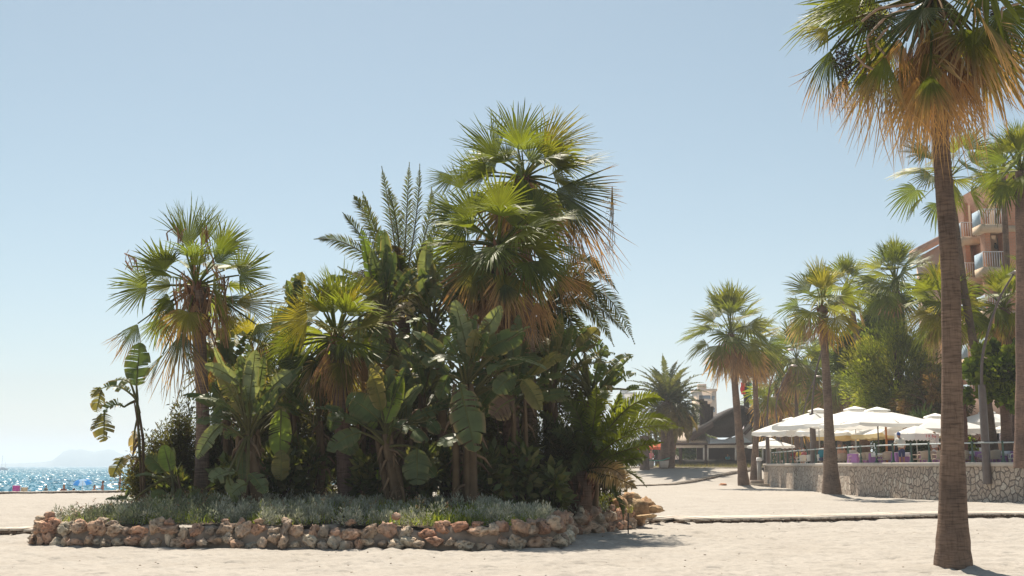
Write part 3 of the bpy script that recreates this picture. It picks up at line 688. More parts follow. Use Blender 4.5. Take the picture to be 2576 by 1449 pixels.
def banana(label, Y, stem, leaves, seed, group='banana-like plants in the palm bed', stems=3, srad=.10, fill=14, frng=(10, 87)):
    """stem: pixel path from ground up; leaves: (base px,py, tip px,py, width px, dY base, dY tip, sag px up, colour, tear, face, petiole?)"""
    r = np.random.default_rng(seed)
    S = [W(x, y, Y) for x, y in stem]; S[0][2] = bed_z(S[0][0], S[0][1]) - .05
    t = thing('banana_plant', label, 'plant', S[0], group)
    mb = MB(); base = np.array(S)
    for k in range(stems):
        o = np.array([r.normal(0, .11), r.normal(0, .11), 0]) * (k > 0)
        P = base + o; m = len(P); f = np.linspace(0, 1, m)
        mb.tube(P, srad * (1.15 - .55 * f) * (1 if k == 0 else .7), 8, np.array((.17, .115, .07)) * r.uniform(.8, 1.2))
        for q in range(9 if srad > .05 else 2):
            a = r.integers(0, m - 1); p0 = lerp(P[a], P[a + 1], r.random()); d = np.array([r.normal(0, .07), r.normal(0, .07), -.35 * r.uniform(.6, 1.3)])
            mb.tube([p0, p0 + d * .5 + np.array([d[0], d[1], .05]), p0 + d + np.array([d[0], d[1], 0]) * 1.5], [.03, .035, .004], 4, np.array((.24, .16, .10)) * r.uniform(.7, 1.2), cap=False)
    mb.build('stem', DRY, t, smooth=True)
    mb = MB(); top = base[-1]
    for ax, ay, bx, by, w, da, db, sg, col, tear, fc, pet in leaves:
        A, B = W(ax, ay, Y + da), W(bx, by, Y + db); px = Y / FP
        if pet:
            a0 = base[-1] if len(base) < 3 or r.random() < .6 else base[-2]
            m_ = (a0 + A) / 2 + np.array([0, 0, .12 * np.linalg.norm(A - a0)])
            tt = np.linspace(0, 1, 7)[:, None]; mb.tube((1 - tt) ** 2 * a0 + 2 * tt * (1 - tt) * m_ + tt ** 2 * A, np.linspace(.04, .024, 7), 5, (.15, .14, .055), cap=False)
        tip = (.30, .22, .12) if tear > .4 else None
        paddle(mb, A, B, w * px * 1.22, r, (0, 0, sg * px), fc, col, tear, r.uniform(.12, .35), tipc=tip)
    for k in range(fill):
        a0 = lerp(base[-2], base[-1], r.random()) if k % 3 else base[-1]; az = r.uniform(0, 6.28) ; e = R(r.uniform(*frng)); dh = np.array([math.cos(az), math.sin(az) * .8 + .2, 0])
        A = a0 + (dh * math.cos(e + .3) + np.array([0, 0, math.sin(e + .3)])) * r.uniform(.45, .8); L = r.uniform(.85, 1.45); B = A + (dh * math.cos(e) + np.array([0, 0, math.sin(e)])) * L
        mb.tube([a0, (a0 + A) / 2 + (0, 0, .08), A], [.035, .028, .022], 5, (.13, .12, .05), cap=False)
        paddle(mb, A, B, r.uniform(.28, .42), r, (0, 0, .22 * math.cos(e)), unit([r.normal(0, .4), -.7, .7 * math.cos(e) + .1]), [BG, BV, BO, BG][r.integers(4)], r.uniform(.25, .95), r.uniform(.1, .3), tipc=(.30, .24, .12) if k % 3 == 0 else None)
    mb.build('leaves', BANANA, t)
    return t

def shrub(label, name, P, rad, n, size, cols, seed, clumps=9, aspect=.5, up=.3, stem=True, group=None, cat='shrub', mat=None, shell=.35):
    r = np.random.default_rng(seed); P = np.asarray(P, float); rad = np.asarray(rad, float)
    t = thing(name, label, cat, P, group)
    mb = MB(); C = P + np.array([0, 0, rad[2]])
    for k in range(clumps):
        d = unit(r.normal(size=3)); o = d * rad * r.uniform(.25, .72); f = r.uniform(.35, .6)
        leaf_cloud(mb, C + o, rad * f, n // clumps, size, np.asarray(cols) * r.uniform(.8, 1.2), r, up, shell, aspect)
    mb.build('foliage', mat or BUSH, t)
    if stem:
        ms = MB()
        for k in range(5):
            e = C + unit(r.normal(size=3)) * rad * .5; ms.tube([P, lerp(P, e, .5) + r.normal(0, .08, 3), e], [.05, .035, .012], 5, (.11, .08, .06), cap=False)
        ms.build('stem', BARK, t)
    return t

# ------------------------------------------------------------------ the palm bed
def bedP(px, Y, py=1250):
    p = W(px, py, Y); p[2] = bed_z(p[0], p[1]) - .05; return p
g_bed = 'palms growing in the rock walled bed'
# left palm of the bed
ca = lambda zx, zy: (230 + zx * .381, 460 + zy * .381)
def K(conv, rows): return [(*conv(a, b), *conv(c, d), *rest) for (a, b, c, d, *rest) in rows]
def strands(t, r):
    for k, (zx, zy, L) in enumerate([(560, 300, 150), (590, 620, 240), (640, 600, 260), (760, 330, 220), (690, 420, 200), (830, 560, 260), (870, 620, 300), (700, 820, 230), (830, 880, 240), (540, 700, 180), (240, 480, 120), (780, 700, 260)]):
        mb = MB()
        for q in range(7):
            a = W(*ca(zx + r.normal(0, 22), zy + r.normal(0, 20)), 28.6 + r.normal(0, .25)); b = W(*ca(zx + r.normal(20, 35), zy + L * r.uniform(.6, 1.1)), 28.6 + r.normal(0, .25)); m_ = (a + b) / 2 + (r.normal(0, .08), r.normal(0, .05), .1)
            mb.tube(resample(np.array([a, m_, b]), .12), r.uniform(.006, .02), 4, np.array((.42, .24, .13)) * r.uniform(.7, 1.25), cap=False)
        mb.build('dry_flower_stalk', DRY, t)
HA = W(494, 722, 29)
fan_palm('fan palm standing alone at the left of the bed with a bare lower trunk', bedP(508, 29), HA, [.22, .17, .155, .15, .155, .19, .2], g_bed,
    K(ca, [(640, 430, 640, 95, 42, G3, G1, 1.3, 0, .1, FC), (735, 420, 775, 110, 30, G1, G2, 1.3, .3, .3, FR), (600, 400, 560, 110, 26, G1, G1, 1.3, -.2, -.2, FL),
           (480, 575, 290, 395, 92, G1, G2, 1.2, -.5, -.7, FC), (370, 690, 100, 720, 82, G1, G3, 1.2, -.2, -.3, FC),
           (850, 445, 1000, 235, 62, G2, G1, 1.3, .3, .4, FC), (975, 610, 1225, 545, 92, G1, G2, 1.2, -.4, -.5, FC),
           (700, 545, 745, 415, 80, G2, GY, 1.1, -.9, -1.3, FU), (830, 470, 1050, 330, 45, G3, G2, 1.3, .6, .8, FC),
           (950, 790, 1300, 815, 40, GY, G2, 1.2, .2, .5, (.3, -.9, .5)), (305, 930, 215, 1130, 66, GB, T1, .72, -.3, -.4, FC),
           (600, 985, 605, 1350, 62, GB, T2, .55, -.6, -.7, FC), (1090, 935, 1205, 1100, 58, GB, T1, .8, -.2, -.2, FC),
           (455, 895, 430, 1100, 60, G1, GY, 1.2, .5, .6, FC), (890, 890, 980, 1000, 62, GY, GY, 1.2, .3, .3, FC), (830, 1085, 860, 1370, 36, T3, T3, .5, .4, .4, FC),
           (540, 780, 430, 900, 60, G3, T1, .8, -.2, -.2, FC), (870, 760, 1010, 900, 55, G3, T1, .8, .4, .5, FC), (470, 1130, 380, 1330, 45, G1, T1, .7, .6, .7, FL)]),
    nrand=16, Rd=.95, rk=dict(el=(55, -55), nseg=30, rows=6, pet=.8, dry_from=-28), kY=29, sk=12, skk=dict(drop=1.1, spread=(12, 26), rows=6), seed=11, mid=[W(510, 1010, 29)], boots=60, bark=(.24, .175, .15), extra=strands)
# palm behind it, mostly hidden
fan_palm('short palm between the lone left palm and the yellowish middle palm, half hidden by leaves', bedP(610, 31.5), W(640, 900, 31.5), [.2, .16, .15, .16], g_bed,
    nrand=26, Rd=1.05, rk=dict(el=(60, -70), nseg=30, rows=6, dry_from=-40, cols=[G2, G1, GY]), sk=6, seed=15, boots=10)
# middle-left low palm
cb = lambda zx, zy: (736 + .381 * zx, 552 + .381 * zy)
fan_palm('low fan palm with bright green fronds, middle of the bed behind a large leafed plant', bedP(876, 28), W(846, 852, 28), [.22, .2, .19, .18, .17], g_bed,
    K(cb, [(330, 630, 378, 270, 40, G2, G2, 1.3, -.2, 0, FC), (200, 600, 60, 420, 64, GY, G2, 1.3, -.3, -.3, FC), (255, 565, 230, 370, 55, G1, G2, 1.3, .1, .1, FC),
           (140, 665, -75, 690, 55, G2, G2, 1.3, 0, .1, FU), (130, 895, 10, 1140, 58, GB, G3, .9, -.2, -.3, FC), (330, 790, 335, 1030, 66, GB, T3, .7, -.5, -.7, FC),
           (460, 935, 610, 1150, 72, T3, T3, .6, -.2, -.2, FC), (-190, 900, -120, 1070, 55, G1, G3, 1.2, .3, .3, FC), (370, 640, 470, 500, 60, G2, G1, 1.2, .4, .5, FC), (-30, 760, -150, 900, 60, G3, G2, 1.2, .5, .6, FC),
           (20, 1010, -30, 1230, 50, G1, G3, 1.2, .4, .4, FC), (170, 950, 200, 1170, 45, T3, T1, .5, .3, .3, FC)]),
    nrand=26, Rd=1.05, rk=dict(el=(78, -62), nseg=32, rows=6, cols=[G2, GY, G1], dry_from=-42), kY=28, sk=8, skk=dict(drop=1.0, rows=6), seed=12, boots=25, bark=(.17, .115, .10))
# tall palm at the back
cc_ = lambda zx, zy: (1012 + .4127 * zx, 211.6 + .4127 * zy)
def dangling(px0, py0, px1, py1, Y, name='flower_stalk'):
    def f(t, r):
        mb = MB(); a, b = W(px0, py0, Y), W(px1, py1, Y)
        for k in range(4): mb.tube([a, lerp(a, b, .4) + r.normal(0, .05, 3), lerp(a, b, .8) + r.normal(0, .08, 3), b + r.normal(0, .15, 3)], [.012, .01, .007, .003], 4, (.26, .19, .10), cap=False)
        for k in range(26): leaf_cloud(mb, lerp(a, b, r.uniform(.15, 1)) + r.normal(0, .07, 3), (.06, .06, .1), 10, .035, [(.24, .19, .09), (.14, .13, .06)], r)
        mb.build(name, DRY, t)
    return f
fan_palm('tallest fan palm of the bed with a spiky green top', bedP(1342, 31), W(1318, 450, 31), [.2, .17, .15, .15, .16], g_bed,
    K(cc_, [(700, 375, 700, 70, 60, G1, G1, 1.3, 0, .1, FC), (575, 455, 425, 175, 42, G3, G1, 1.3, -.2, -.3, FC), (835, 430, 960, 190, 46, G2, G1, 1.3, .2, .3, FC),
            (850, 430, 1130, 195, 38, GY, G1, 1.3, -.1, 0, FC), (880, 565, 1280, 430, 30, G3, G3, 1.3, -.2, -.1, FU), (930, 645, 1330, 830, 46, GB, T3, .85, -.5, -.6, FC),
            (1000, 690, 1190, 1090, 40, G3, T3, .5, -.2, -.3, FC), (470, 565, 300, 420, 58, G2, G1, 1.3, -.3, -.4, FC), (950, 610, 1270, 640, 40, G3, G3, 1.2, .1, .2, FU),
            (310, 560, 165, 650, 50, G3, G1, 1.2, .3, .3, FC), (900, 760, 1090, 1030, 45, T3, T3, .5, 0, 0, FC), (640, 460, 560, 330, 60, G1, G2, 1.2, -.6, -.8, FC), (780, 480, 870, 330, 60, G1, G2, 1.2, -.6, -.9, FC)]),
    nrand=24, Rd=1.22, rk=dict(el=(50, -62), nseg=32, rows=6, dry_from=-34), kY=31, sk=34, skk=dict(drop=1.8, spread=(18, 40), nseg=22, rows=6), seed=13, boots=50, extra=dangling(1540, 470, 1532, 640, 30.6))
# palm in front of it
fan_palm('broad fan palm in front of the tallest palm with a thick skirt of brown fronds', bedP(1300, 29), W(1255, 622, 29), [.24, .2, .18, .18, .2], g_bed,
    K(cc_, [(590, 765, 625, 505, 98, G2, G2, 1.3, -.6, -.7, FC), (430, 800, 290, 625, 92, G1, GY, 1.3, -.7, -.8, FC), (300, 760, 120, 715, 48, G2, GY, 1.2, -.2, -.2, FC),
            (790, 770, 985, 675, 50, G3, G2, 1.3, -.3, -.2, FC), (830, 850, 1095, 795, 46, G2, GY, 1.1, -.6, -.7, FU), (860, 895, 950, 850, 60, G1, GY, 1.2, -.9, -1.2, FU),
            (930, 980, 1135, 1090, 44, G1, YEL, .9, -.3, -.4, FU), (570, 1000, 570, 1195, 92, GB, GB, 1.1, -1.0, -1.2, FC), (830, 1060, 1010, 1265, 66, G3, T3, .75, -.7, -.8, FC),
            (625, 1215, 650, 1400, 78, GB, T2, .6, -.8, -.9, FC), (810, 1330, 870, 1520, 60, T3, T1, .5, -.6, -.7, FC), (480, 1235, 420, 1420, 50, G3, T3, .5, -.4, -.4, FC),
            (335, 960, 165, 990, 42, G3, GY, 1.0, -.5, -.6, FU), (690, 880, 720, 700, 55, G1, G2, 1.3, .4, .5, FC), (520, 1210, 480, 1400, 50, T3, T1, .5, -.2, -.2, FC),
            (930, 1150, 1080, 1330, 46, T3, T1, .5, -.2, -.2, FC), (400, 1080, 340, 1330, 40, T3, T1, .5, 0, 0, FC), (360, 640, 300, 470, 50, G1, G2, 1.2, .5, .6, FC)]),
    nrand=26, Rd=1.2, rk=dict(el=(42, -66), nseg=32, rows=6, dry_from=-34), kY=29, sk=70, skk=dict(drop=2.3, spread=(18, 42), nseg=24, rows=6), seed=14, boots=30, bark=(.17, .11, .09))

# feather palms of the bed
def feather_palm(label, base, hub, radii, group, fr, Y, seed, wid=.4, nl=46, nrand=0, Ld=2.5, rk=None, name='feather_palm', col=G3, tipc=None, mid=None, dn=1.35, fwd=.9, lw=.019, jit=.1):
    r = np.random.default_rng(seed); base, hub = np.asarray(base, float), np.asarray(hub, float)
    t = thing(name, label, 'palm tree', base, group)
    trunk('trunk', t, [base, hub] if mid is None else [base, *mid, hub], radii, (.16, .11, .085), 10, 30, hub, r, .8)
    mb = MB()
    for (mx_, my_, tx, ty, dm, dt, *c) in fr:
        A = hub; B = W(tx, ty, Y + dt); M = W(mx_, my_, Y + dm); C = 2 * M - (A + B) / 2
        feather(mb, A, C, B, r, wid * r.uniform(.9, 1.15), int(nl * dn), c[0] if c else col, tipc, nrm=unit([r.normal(0, .35), -.8, r.uniform(.1, .7)]), fwd=fwd, lw=lw, jit=jit)
    if nrand: feather_random(mb, hub, Ld, nrand, r, **(rk or {}))
    mb.build('crown', LEAF, t); return t
GE = (.08, .10, .036); GT = (.13, .095, .05)
feather_palm('feather palm with stiff upright fronds behind the tall paddle leaves', bedP(1040, 32), W(1012, 740, 32), [.2, .17, .17], g_bed,
    [(985, 560, 960, 418, .2, .4), (1022, 560, 1030, 408, 0, 0), (1045, 560, 1056, 412, .3, .4), (950, 590, 912, 482, 0, .1), (920, 610, 862, 535, -.2, -.3), (900, 628, 790, 602, -.3, -.5), (935, 570, 890, 492, .3, .5),
     (1000, 580, 975, 470, -.2, -.2), (1070, 590, 1085, 470, .2, .3), (960, 700, 880, 690, -.3, -.5, GT), (980, 660, 930, 640, -.5, -.8), (1000, 650, 1000, 620, -.7, -1.0, GT), (1060, 650, 1090, 600, -.4, -.5, GE), (940, 720, 850, 670, .2, .2), (1010, 700, 990, 860, -.8, -1.0, GT), (1040, 690, 1060, 800, -.6, -.8, GT), (1090, 600, 1130, 520, .3, .3)],
    32, 31, .40, 54, 14, 2.1, dict(el=(70, -45), wid=.38, nl=64, cols=[GE, G3]), col=GE, tipc=(.20, .15, .07), fwd=1.15, dn=1.1, lw=.014, jit=.16)
feather_palm('feather palm drooping long dark fronds out to the right of the brown skirts', bedP(1390, 32), W(1372, 770, 32), [.2, .17, .17], g_bed,
    [(1470, 685, 1556, 738, -.2, -.2), (1500, 730, 1597, 866, -.3, -.4), (1480, 760, 1582, 850, 0, 0), (1460, 720, 1540, 800, -.5, -.6), (1450, 660, 1520, 690, .2, .3), (1470, 770, 1545, 872, .3, .3), (1430, 800, 1480, 930, -.3, -.3), (1440, 700, 1500, 770, -.7, -.9, GT)],
    32, 32, .42, 54, 16, 1.9, dict(el=(50, -60), wid=.38, nl=64, cols=[GE, G3, GT]), col=(.065, .08, .034), tipc=(.18, .13, .06), dn=1.15, lw=.016, jit=.14)
ce_ = lambda zx, zy: (1104 + .4444 * zx, 782 + .4444 * zy)
yg = []
for mx_, my_, tx, ty, dm, dt, c in [(1060, 690, 1385, 665, -.6, -.9, G2), (1060, 560, 1275, 505, -.3, -.4, G2), (1060, 790, 1270, 745, -.7, -1.1, G1), (880, 620, 890, 420, 0, .1, G2), (960, 640, 1030, 450, 0, 0, G1), (800, 620, 670, 480, .1, .2, G3),
        (840, 640, 790, 430, .3, .4, G1), (980, 940, 1120, 1005, -.9, -1.4, BD), (960, 890, 1050, 960, -.8, -1.2, BD), (1090, 640, 1340, 640, .2, .4, G2), (930, 700, 1010, 700, -.9, -1.6, G3), (760, 740, 620, 680, -.4, -.8, GE), (730, 860, 600, 880, -.6, -1, GE),
        (880, 720, 900, 800, -1, -1.8, G3), (1010, 620, 1150, 560, .4, .7, G2), (700, 700, 560, 560, .3, .5, GE), (1030, 850, 1180, 830, -.6, -.8, G3), (900, 560, 960, 380, .5, .8, G2), (820, 800, 740, 960, -.9, -1.4, GE), (1000, 740, 1120, 720, -.9, -1.5, G1)]:
    yg.append((*ce_(mx_, my_), *ce_(tx, ty), dm, dt, c))
feather_palm('young feather palm with bright arching fronds low at the right end of the bed', bedP(1462, 29.3), W(1462, 1185, 29.3), [.28, .26], g_bed, yg, 29.3, 33, .40, 52, 14, 1.8, dict(el=(80, -20), wid=.36, nl=64, cols=[G3, GE, G1]), tipc=None, dn=1.0)

# banana-like plants
z6 = lambda x, y: (460 + .4128 * x, 828 + .4128 * y)
z3 = lambda x, y: (736 + .381 * x, 552 + .381 * y)
z5 = lambda x, y: (1104 + .4444 * x, 782 + .4444 * y)
zb = lambda x, y: (782 + .2413 * x, 570 + .2413 * y)
zs = lambda x, y: (1380 + .1587 * x, 828 + .1587 * y)
z1 = lambda x, y: (.365 * x, 920 + .365 * y)
def LV(conv, rows, k): return [(*conv(a, b), *conv(c, d), w * k, *rest) for a, b, c, d, w, *rest in rows]
banana('leaning banana-like plant at the far left with torn drooping leaves', 28, [z1(1010, 720), z1(985, 500), z1(960, 330), z1(945, 240)],
    LV(z1, [(940, 140, 962, -160, 150, 0, .1, 0, BV, .15, FC, 1), (900, 120, 780, 112, 90, .1, .2, 14, BP, .3, FU, 1), (895, 190, 690, 165, 110, -.1, -.2, 26, BV, .8, FU, 1), (700, 165, 665, 320, 95, -.2, -.2, 6, BO, .8, FC, 0), (690, 150, 632, 215, 60, -.2, -.3, 4, BO, .5, FC, 0),
            (855, 285, 715, 320, 120, -.2, -.4, 24, BV, .9, FU, 1), (720, 320, 715, 525, 130, -.4, -.5, 6, BO, .9, FC, 0), (700, 330, 632, 450, 90, -.4, -.5, 2, BO, .9, FL, 0), (930, 440, 915, 610, 60, 0, .1, 5, BD, .6, FC, 1), (960, 640, 840, 680, 100, -.3, -.5, 18, (.26, .20, .06), .6, FU, 1), (845, 630, 775, 770, 90, -.5, -.6, 8, BO, .5, FC, 0)], .365), 51, stems=2, srad=.036, fill=0)
banana('small low banana-like plant at the left front of the bed', 26.8, [z1(1215, 960), z1(1200, 830), z1(1185, 760)],
    LV(z1, [(1175, 730, 1128, 545, 96, 0, .1, 0, BB, .05, FC, 1), (1140, 735, 1010, 620, 110, .1, .2, 8, BV, .1, FC, 1), (1095, 772, 925, 765, 64, -.2, -.3, 10, BG, .2, FU, 1), (1190, 720, 1190, 560, 40, .1, .1, 0, BP, .05, FR, 1),
            (920, 925, 725, 922, 70, -.1, -.2, 4, BV, .05, FU, 1), (1170, 935, 1040, 880, 80, -.2, -.4, 6, BG, .1, FC, 1), (1290, 925, 1385, 850, 40, -.1, -.2, 4, BG, .1, FC, 1), (1205, 960, 1242, 845, 44, -.3, -.3, 0, BG, .05, FC, 1), (870, 900, 890, 850, 30, .2, .2, 0, BG, .05, FC, 0)], .365), 52, stems=2, srad=.045, fill=0)
banana('big clump of pale stalked banana-like leaves beside the lone left palm', 26.5, [z6(460, 1060), z6(430, 860), z6(405, 700), z6(400, 640)],
    LV(z6, [(345, 450, 190, 105, 60, -.2, -.3, 0, BP, .1, FL, 1), (405, 440, 442, 125, 96, -.3, -.3, 0, BP, .1, FC, 1), (345, 335, 132, 220, 74, -.3, -.5, 16, BP, .2, FC, 1), (545, 355, 660, 262, 96, 0, .1, 6, BP, .1, FC, 1), (448, 520, 575, 362, 90, -.1, 0, 0, BV, .1, FC, 1),
            (325, 515, 65, 420, 78, -.4, -.7, 30, BG, .3, FU, 1), (240, 578, 85, 790, 84, -.4, -.7, 20, BP, .25, FC, 1), (350, 640, 255, 665, 80, -.1, -.2, 18, BG, .7, FC, 1), (600, 480, 590, 780, 120, .5, .5, 0, BB, .15, FC, 1), (600, 925, 600, 735, 100, .1, .1, 0, BO, .1, FC, 0),
            (330, 870, 165, 925, 120, -.5, -.8, 14, BP, .4, FU, 1), (392, 945, 300, 1005, 90, -.6, -.8, 10, BP, .3, FC, 1), (362, 715, 365, 920, 66, -.2, -.2, 0, BG, .1, FC, 1), (400, 880, 500, 1000, 100, -.6, -.8, 14, BG, .3, FU, 1), (270, 900, 330, 1060, 60, -.6, -.7, 0, BP, .3, FC, 1),
            (180, 330, 260, 400, 90, .2, .2, 8, BV, .3, FC, 1), (620, 300, 480, 420, 70, .4, .4, 0, BV, .1, FC, 1), (500, 480, 650, 500, 50, .1, .2, 22, BO, .6, FU, 1), (300, 480, 190, 520, 60, .2, .2, 20, BV, .3, FC, 1)], .4128), 53, stems=4, srad=.13)
banana('banana-like clump with one upright bright leaf in the front middle of the bed', 26.8, [z6(1320, 1020), z6(1275, 860), z6(1245, 720), z6(1235, 640)],
    LV(z6, [(1233, 575, 1332, 285, 100, -.1, -.1, 0, BB, .05, FC, 1), (1190, 548, 1000, 415, 150, -.2, -.4, 10, BV, .15, FC, 1), (1105, 590, 885, 545, 120, -.4, -.7, 26, BG, .3, FU, 1), (1090, 630, 885, 745, 100, -.4, -.7, 20, BG, .2, FC, 1), (1265, 590, 1490, 690, 130, -.3, -.5, 30, BG, .5, FU, 1),
            (1425, 725, 1430, 950, 150, -.4, -.5, 6, BG, .3, FC, 1), (1340, 445, 1465, 340, 54, .1, .2, 4, BP, .1, FC, 1), (1195, 925, 1197, 825, 38, .8, .8, 0, (.22, .34, .03), .0, FC, 0), (1220, 470, 1160, 560, 60, .2, .2, 0, BV, .1, FC, 1), (1130, 620, 1180, 560, 50, .3, .3, 0, BB, .2, FC, 1),
            (1480, 560, 1560, 640, 80, .2, .1, 16, BV, .5, FC, 1), (900, 620, 960, 470, 90, .6, .7, 6, BV, .3, FC, 0), (1040, 640, 990, 760, 110, .3, .3, 0, BV, .2, FC, 0), (1440, 820, 1540, 900, 90, -.1, -.2, 14, BV, .4, FC, 1)], .4128), 54, stems=5, srad=.12)
banana('tall banana-like plant fanning dull green leaves in front of the brown skirts', 26.9, [z3(1165, 1830), z3(1160, 1500), z3(1150, 1200), z3(1150, 1090)],
    LV(z3, [(1160, 890, 1070, 530, 118, -.1, -.1, 0, BP, .1, FC, 1), (1235, 795, 1378, 570, 96, 0, 0, 0, BP, .12, FC, 1), (1085, 885, 1005, 770, 90, -.2, -.3, 6, BV, .3, FC, 1), (1230, 890, 1540, 755, 130, -.1, -.2, 16, BV, .25, FC, 1), (1200, 880, 1290, 800, 100, .2, .2, 0, BV, .1, FC, 1),
            (1130, 960, 900, 950, 110, -.3, -.6, 34, BG, .4, FU, 1)], .381) +
    LV(z5, [(445, 130, 520, 88, 44, -.2, -.2, 4, BP, .1, FU, 1), (385, 275, 615, 335, 46, -.5, -.8, 22, BP, .1, FU, 1), (115, 410, 205, 800, 160, -.7, -.9, 10, BG, .45, FC, 1), (190, 715, -5, 765, 110, -.6, -.9, 16, BP, .3, FU, 1), (400, 305, 280, 360, 110, -.4, -.6, 18, BG, .2, FU, 1),
            (440, 370, 315, 465, 100, -.4, -.6, 14, BG, .3, FC, 1), (430, 500, 300, 600, 120, -.4, -.5, 16, (.16, .10, .07), .6, FC, 1), (470, 390, 578, 560, 90, -.3, -.4, 16, BO, .2, FC, 1), (60, 360, 0, 500, 80, .1, .1, 6, BV, .4, FC, 1), (330, 420, 440, 400, 60, 0, 0, 12, BG, .3, FU, 1)], .4444), 55, stems=5, srad=.12)
banana('very tall banana-like plant raising one bright yellow green leaf above the low fan palm', 28.6, [(1000, 1250), zb(880, 1500), zb(850, 1200), zb(790, 1000), zb(765, 850)],
    LV(zb, [(640, 600, 530, 30, 165, 0, .1, 0, BB, .35, FR, 1), (770, 600, 805, 475, 70, 0, 0, 0, BB, .1, FC, 1), (725, 765, 540, 540, 160, -.2, -.3, 8, BO, .6, FC, 1), (780, 320, 735, 40, 160, .4, .5, 0, BV, .15, FC, 1), (500, 950, 490, 1270, 150, -.5, -.7, 20, BP, .5, FC, 1), (620, 480, 630, 230, 40, -.1, -.1, 0, BP, .1, FL, 1),
            (395, 1000, 195, 1300, 130, -.5, -.8, 30, BP, .6, FU, 1), (735, 1010, 720, 1420, 210, -.5, -.6, 16, BG, .8, FC, 1), (850, 850, 1080, 890, 120, -.1, -.2, 30, BD, .9, FU, 1), (860, 960, 1060, 980, 100, -.3, -.5, 16, BD, .9, FU, 1), (830, 760, 900, 640, 90, .2, .3, 0, BD, .7, FC, 1), (700, 930, 560, 980, 90, -.2, -.3, 30, BD, .9, FU, 1), (880, 800, 1000, 720, 110, .1, .2, 8, BD, .8, FU, 1)], .2413), 56, stems=3, srad=.11)
banana('banana-like plant with pale green round tipped leaves between the two tallest crowns', 28.8, [(1120, 1250), zb(1340, 1400), zb(1270, 1130), zb(1240, 960)],
    LV(zb, [(1200, 610, 1200, 210, 150, 0, .1, 0, BP, .08, FC, 1), (1310, 640, 1345, 300, 150, .1, .2, 0, BP, .3, FC, 1), (1230, 760, 1180, 500, 130, -.1, -.2, 0, BG, .3, FC, 1), (1290, 770, 1330, 580, 130, -.2, -.3, 0, BG, .4, FC, 1), (1395, 650, 1500, 450, 100, .2, .2, 4, BP, .8, FC, 1), (955, 585, 1195, 815, 80, -.1, -.3, 10, BD, .4, FU, 1),
            (1395, 1090, 990, 1005, 120, -.5, -.9, 36, BB, .25, FU, 1), (1100, 700, 1040, 470, 120, .4, .5, 0, BV, .1, FC, 1), (1440, 760, 1500, 700, 90, -.1, -.2, 6, BD, .4, FC, 1), (1390, 800, 1480, 900, 110, -.1, -.2, 14, BD, .8, FC, 1), (1410, 1140, 1560, 1180, 120, -.3, -.5, 40, BV, .5, FU, 1), (1440, 1250, 1500, 1400, 120, -.3, -.4, 20, BG, .4, FC, 1)], .2413), 57, stems=3, srad=.1)
banana('banana-like plant with torn leaves fanning against the sky at the right edge of the bed', 30, [(1480, 1240), (1487, 1120), (1490, 1030), (1488, 990)],
    LV(zs, [(170, 640, 285, 0, 190, 0, .1, 0, (.09, .16, .03), .3, FC, 1), (450, 370, 790, -10, 260, -.1, 0, 8, BO, .5, FC, 1), (560, 320, 870, 270, 260, -.1, -.1, 16, BV, .9, FC, 1), (740, 850, 905, 535, 140, 0, .1, 0, BV, .08, FC, 1), (810, 960, 1190, 590, 190, -.1, 0, 10, BV, .6, FC, 1), (700, 910, 540, 540, 150, .1, .1, 0, BV, .15, FC, 1),
            (930, 890, 1110, 800, 100, .1, .1, 8, BV, .6, FC, 1), (1230, 960, 1440, 925, 90, .3, .3, 8, BV, .3, FC, 1), (480, 700, 330, 560, 120, -.1, -.2, 10, BD, .9, FC, 1), (350, 600, 420, 260, 50, -.2, -.2, 0, BD, .7, FC, 1), (860, 920, 1000, 1000, 110, -.2, -.3, 20, BD, .6, FU, 1), (300, 300, 420, -60, 160, .3, .4, 0, BV, .3, FC, 1)], .1587), 58, stems=4, srad=.1, fill=10, frng=(-20, 80))

# fillers between the named clumps
for k, (px, top, Y, n, lab, rng_) in enumerate([
        (565, 985, 30.2, 16, 'banana-like plant just right of the lone palm trunk, leaves in its shade', (-30, 70)), (742, 850, 31, 18, 'banana-like plant whose leaf tips rise left of the bright low fan palm', (-10, 80)), (725, 985, 28.6, 18, 'shaded banana-like plant left of the middle palm trunk', (-40, 60)),
        (935, 900, 30, 20, 'banana-like plant with many torn leaves behind the upright bright leaf', (-40, 60)), (1065, 985, 28, 18, 'shaded banana-like plant left of the tall leaf fan', (-45, 50)), (1290, 990, 28.2, 18, 'shaded banana-like plant below the broad palm skirt', (-50, 45)),
        (1395, 955, 29.8, 20, 'banana-like plant right of the broad palm trunk, leaves hanging in shade', (-45, 60)), (1245, 930, 30.6, 18, 'banana-like plant deep in shade behind the tall leaf fan', (-40, 60)), (640, 1080, 27.6, 12, 'low banana-like offshoot at the foot of the pale stalked clump', (-30, 50)), (1170, 1110, 27.4, 12, 'low banana-like offshoot at the foot of the tall leaf fan', (-30, 50)), (1010, 1090, 27.6, 12, 'low banana-like offshoot beside the upright bright leaf', (-30, 50)), (800, 1060, 28.4, 14, 'low shaded banana-like plant hugging the middle palm trunk', (-35, 50))]):
    banana(lab, Y, [(px, 1250), (px + 4, lerp(1250, top, .4)), (px + 2, lerp(1250, top, .75)), (px, top)], [], 600 + k, stems=3, srad=.085, fill=n, frng=(rng_[0] + 30, 87))
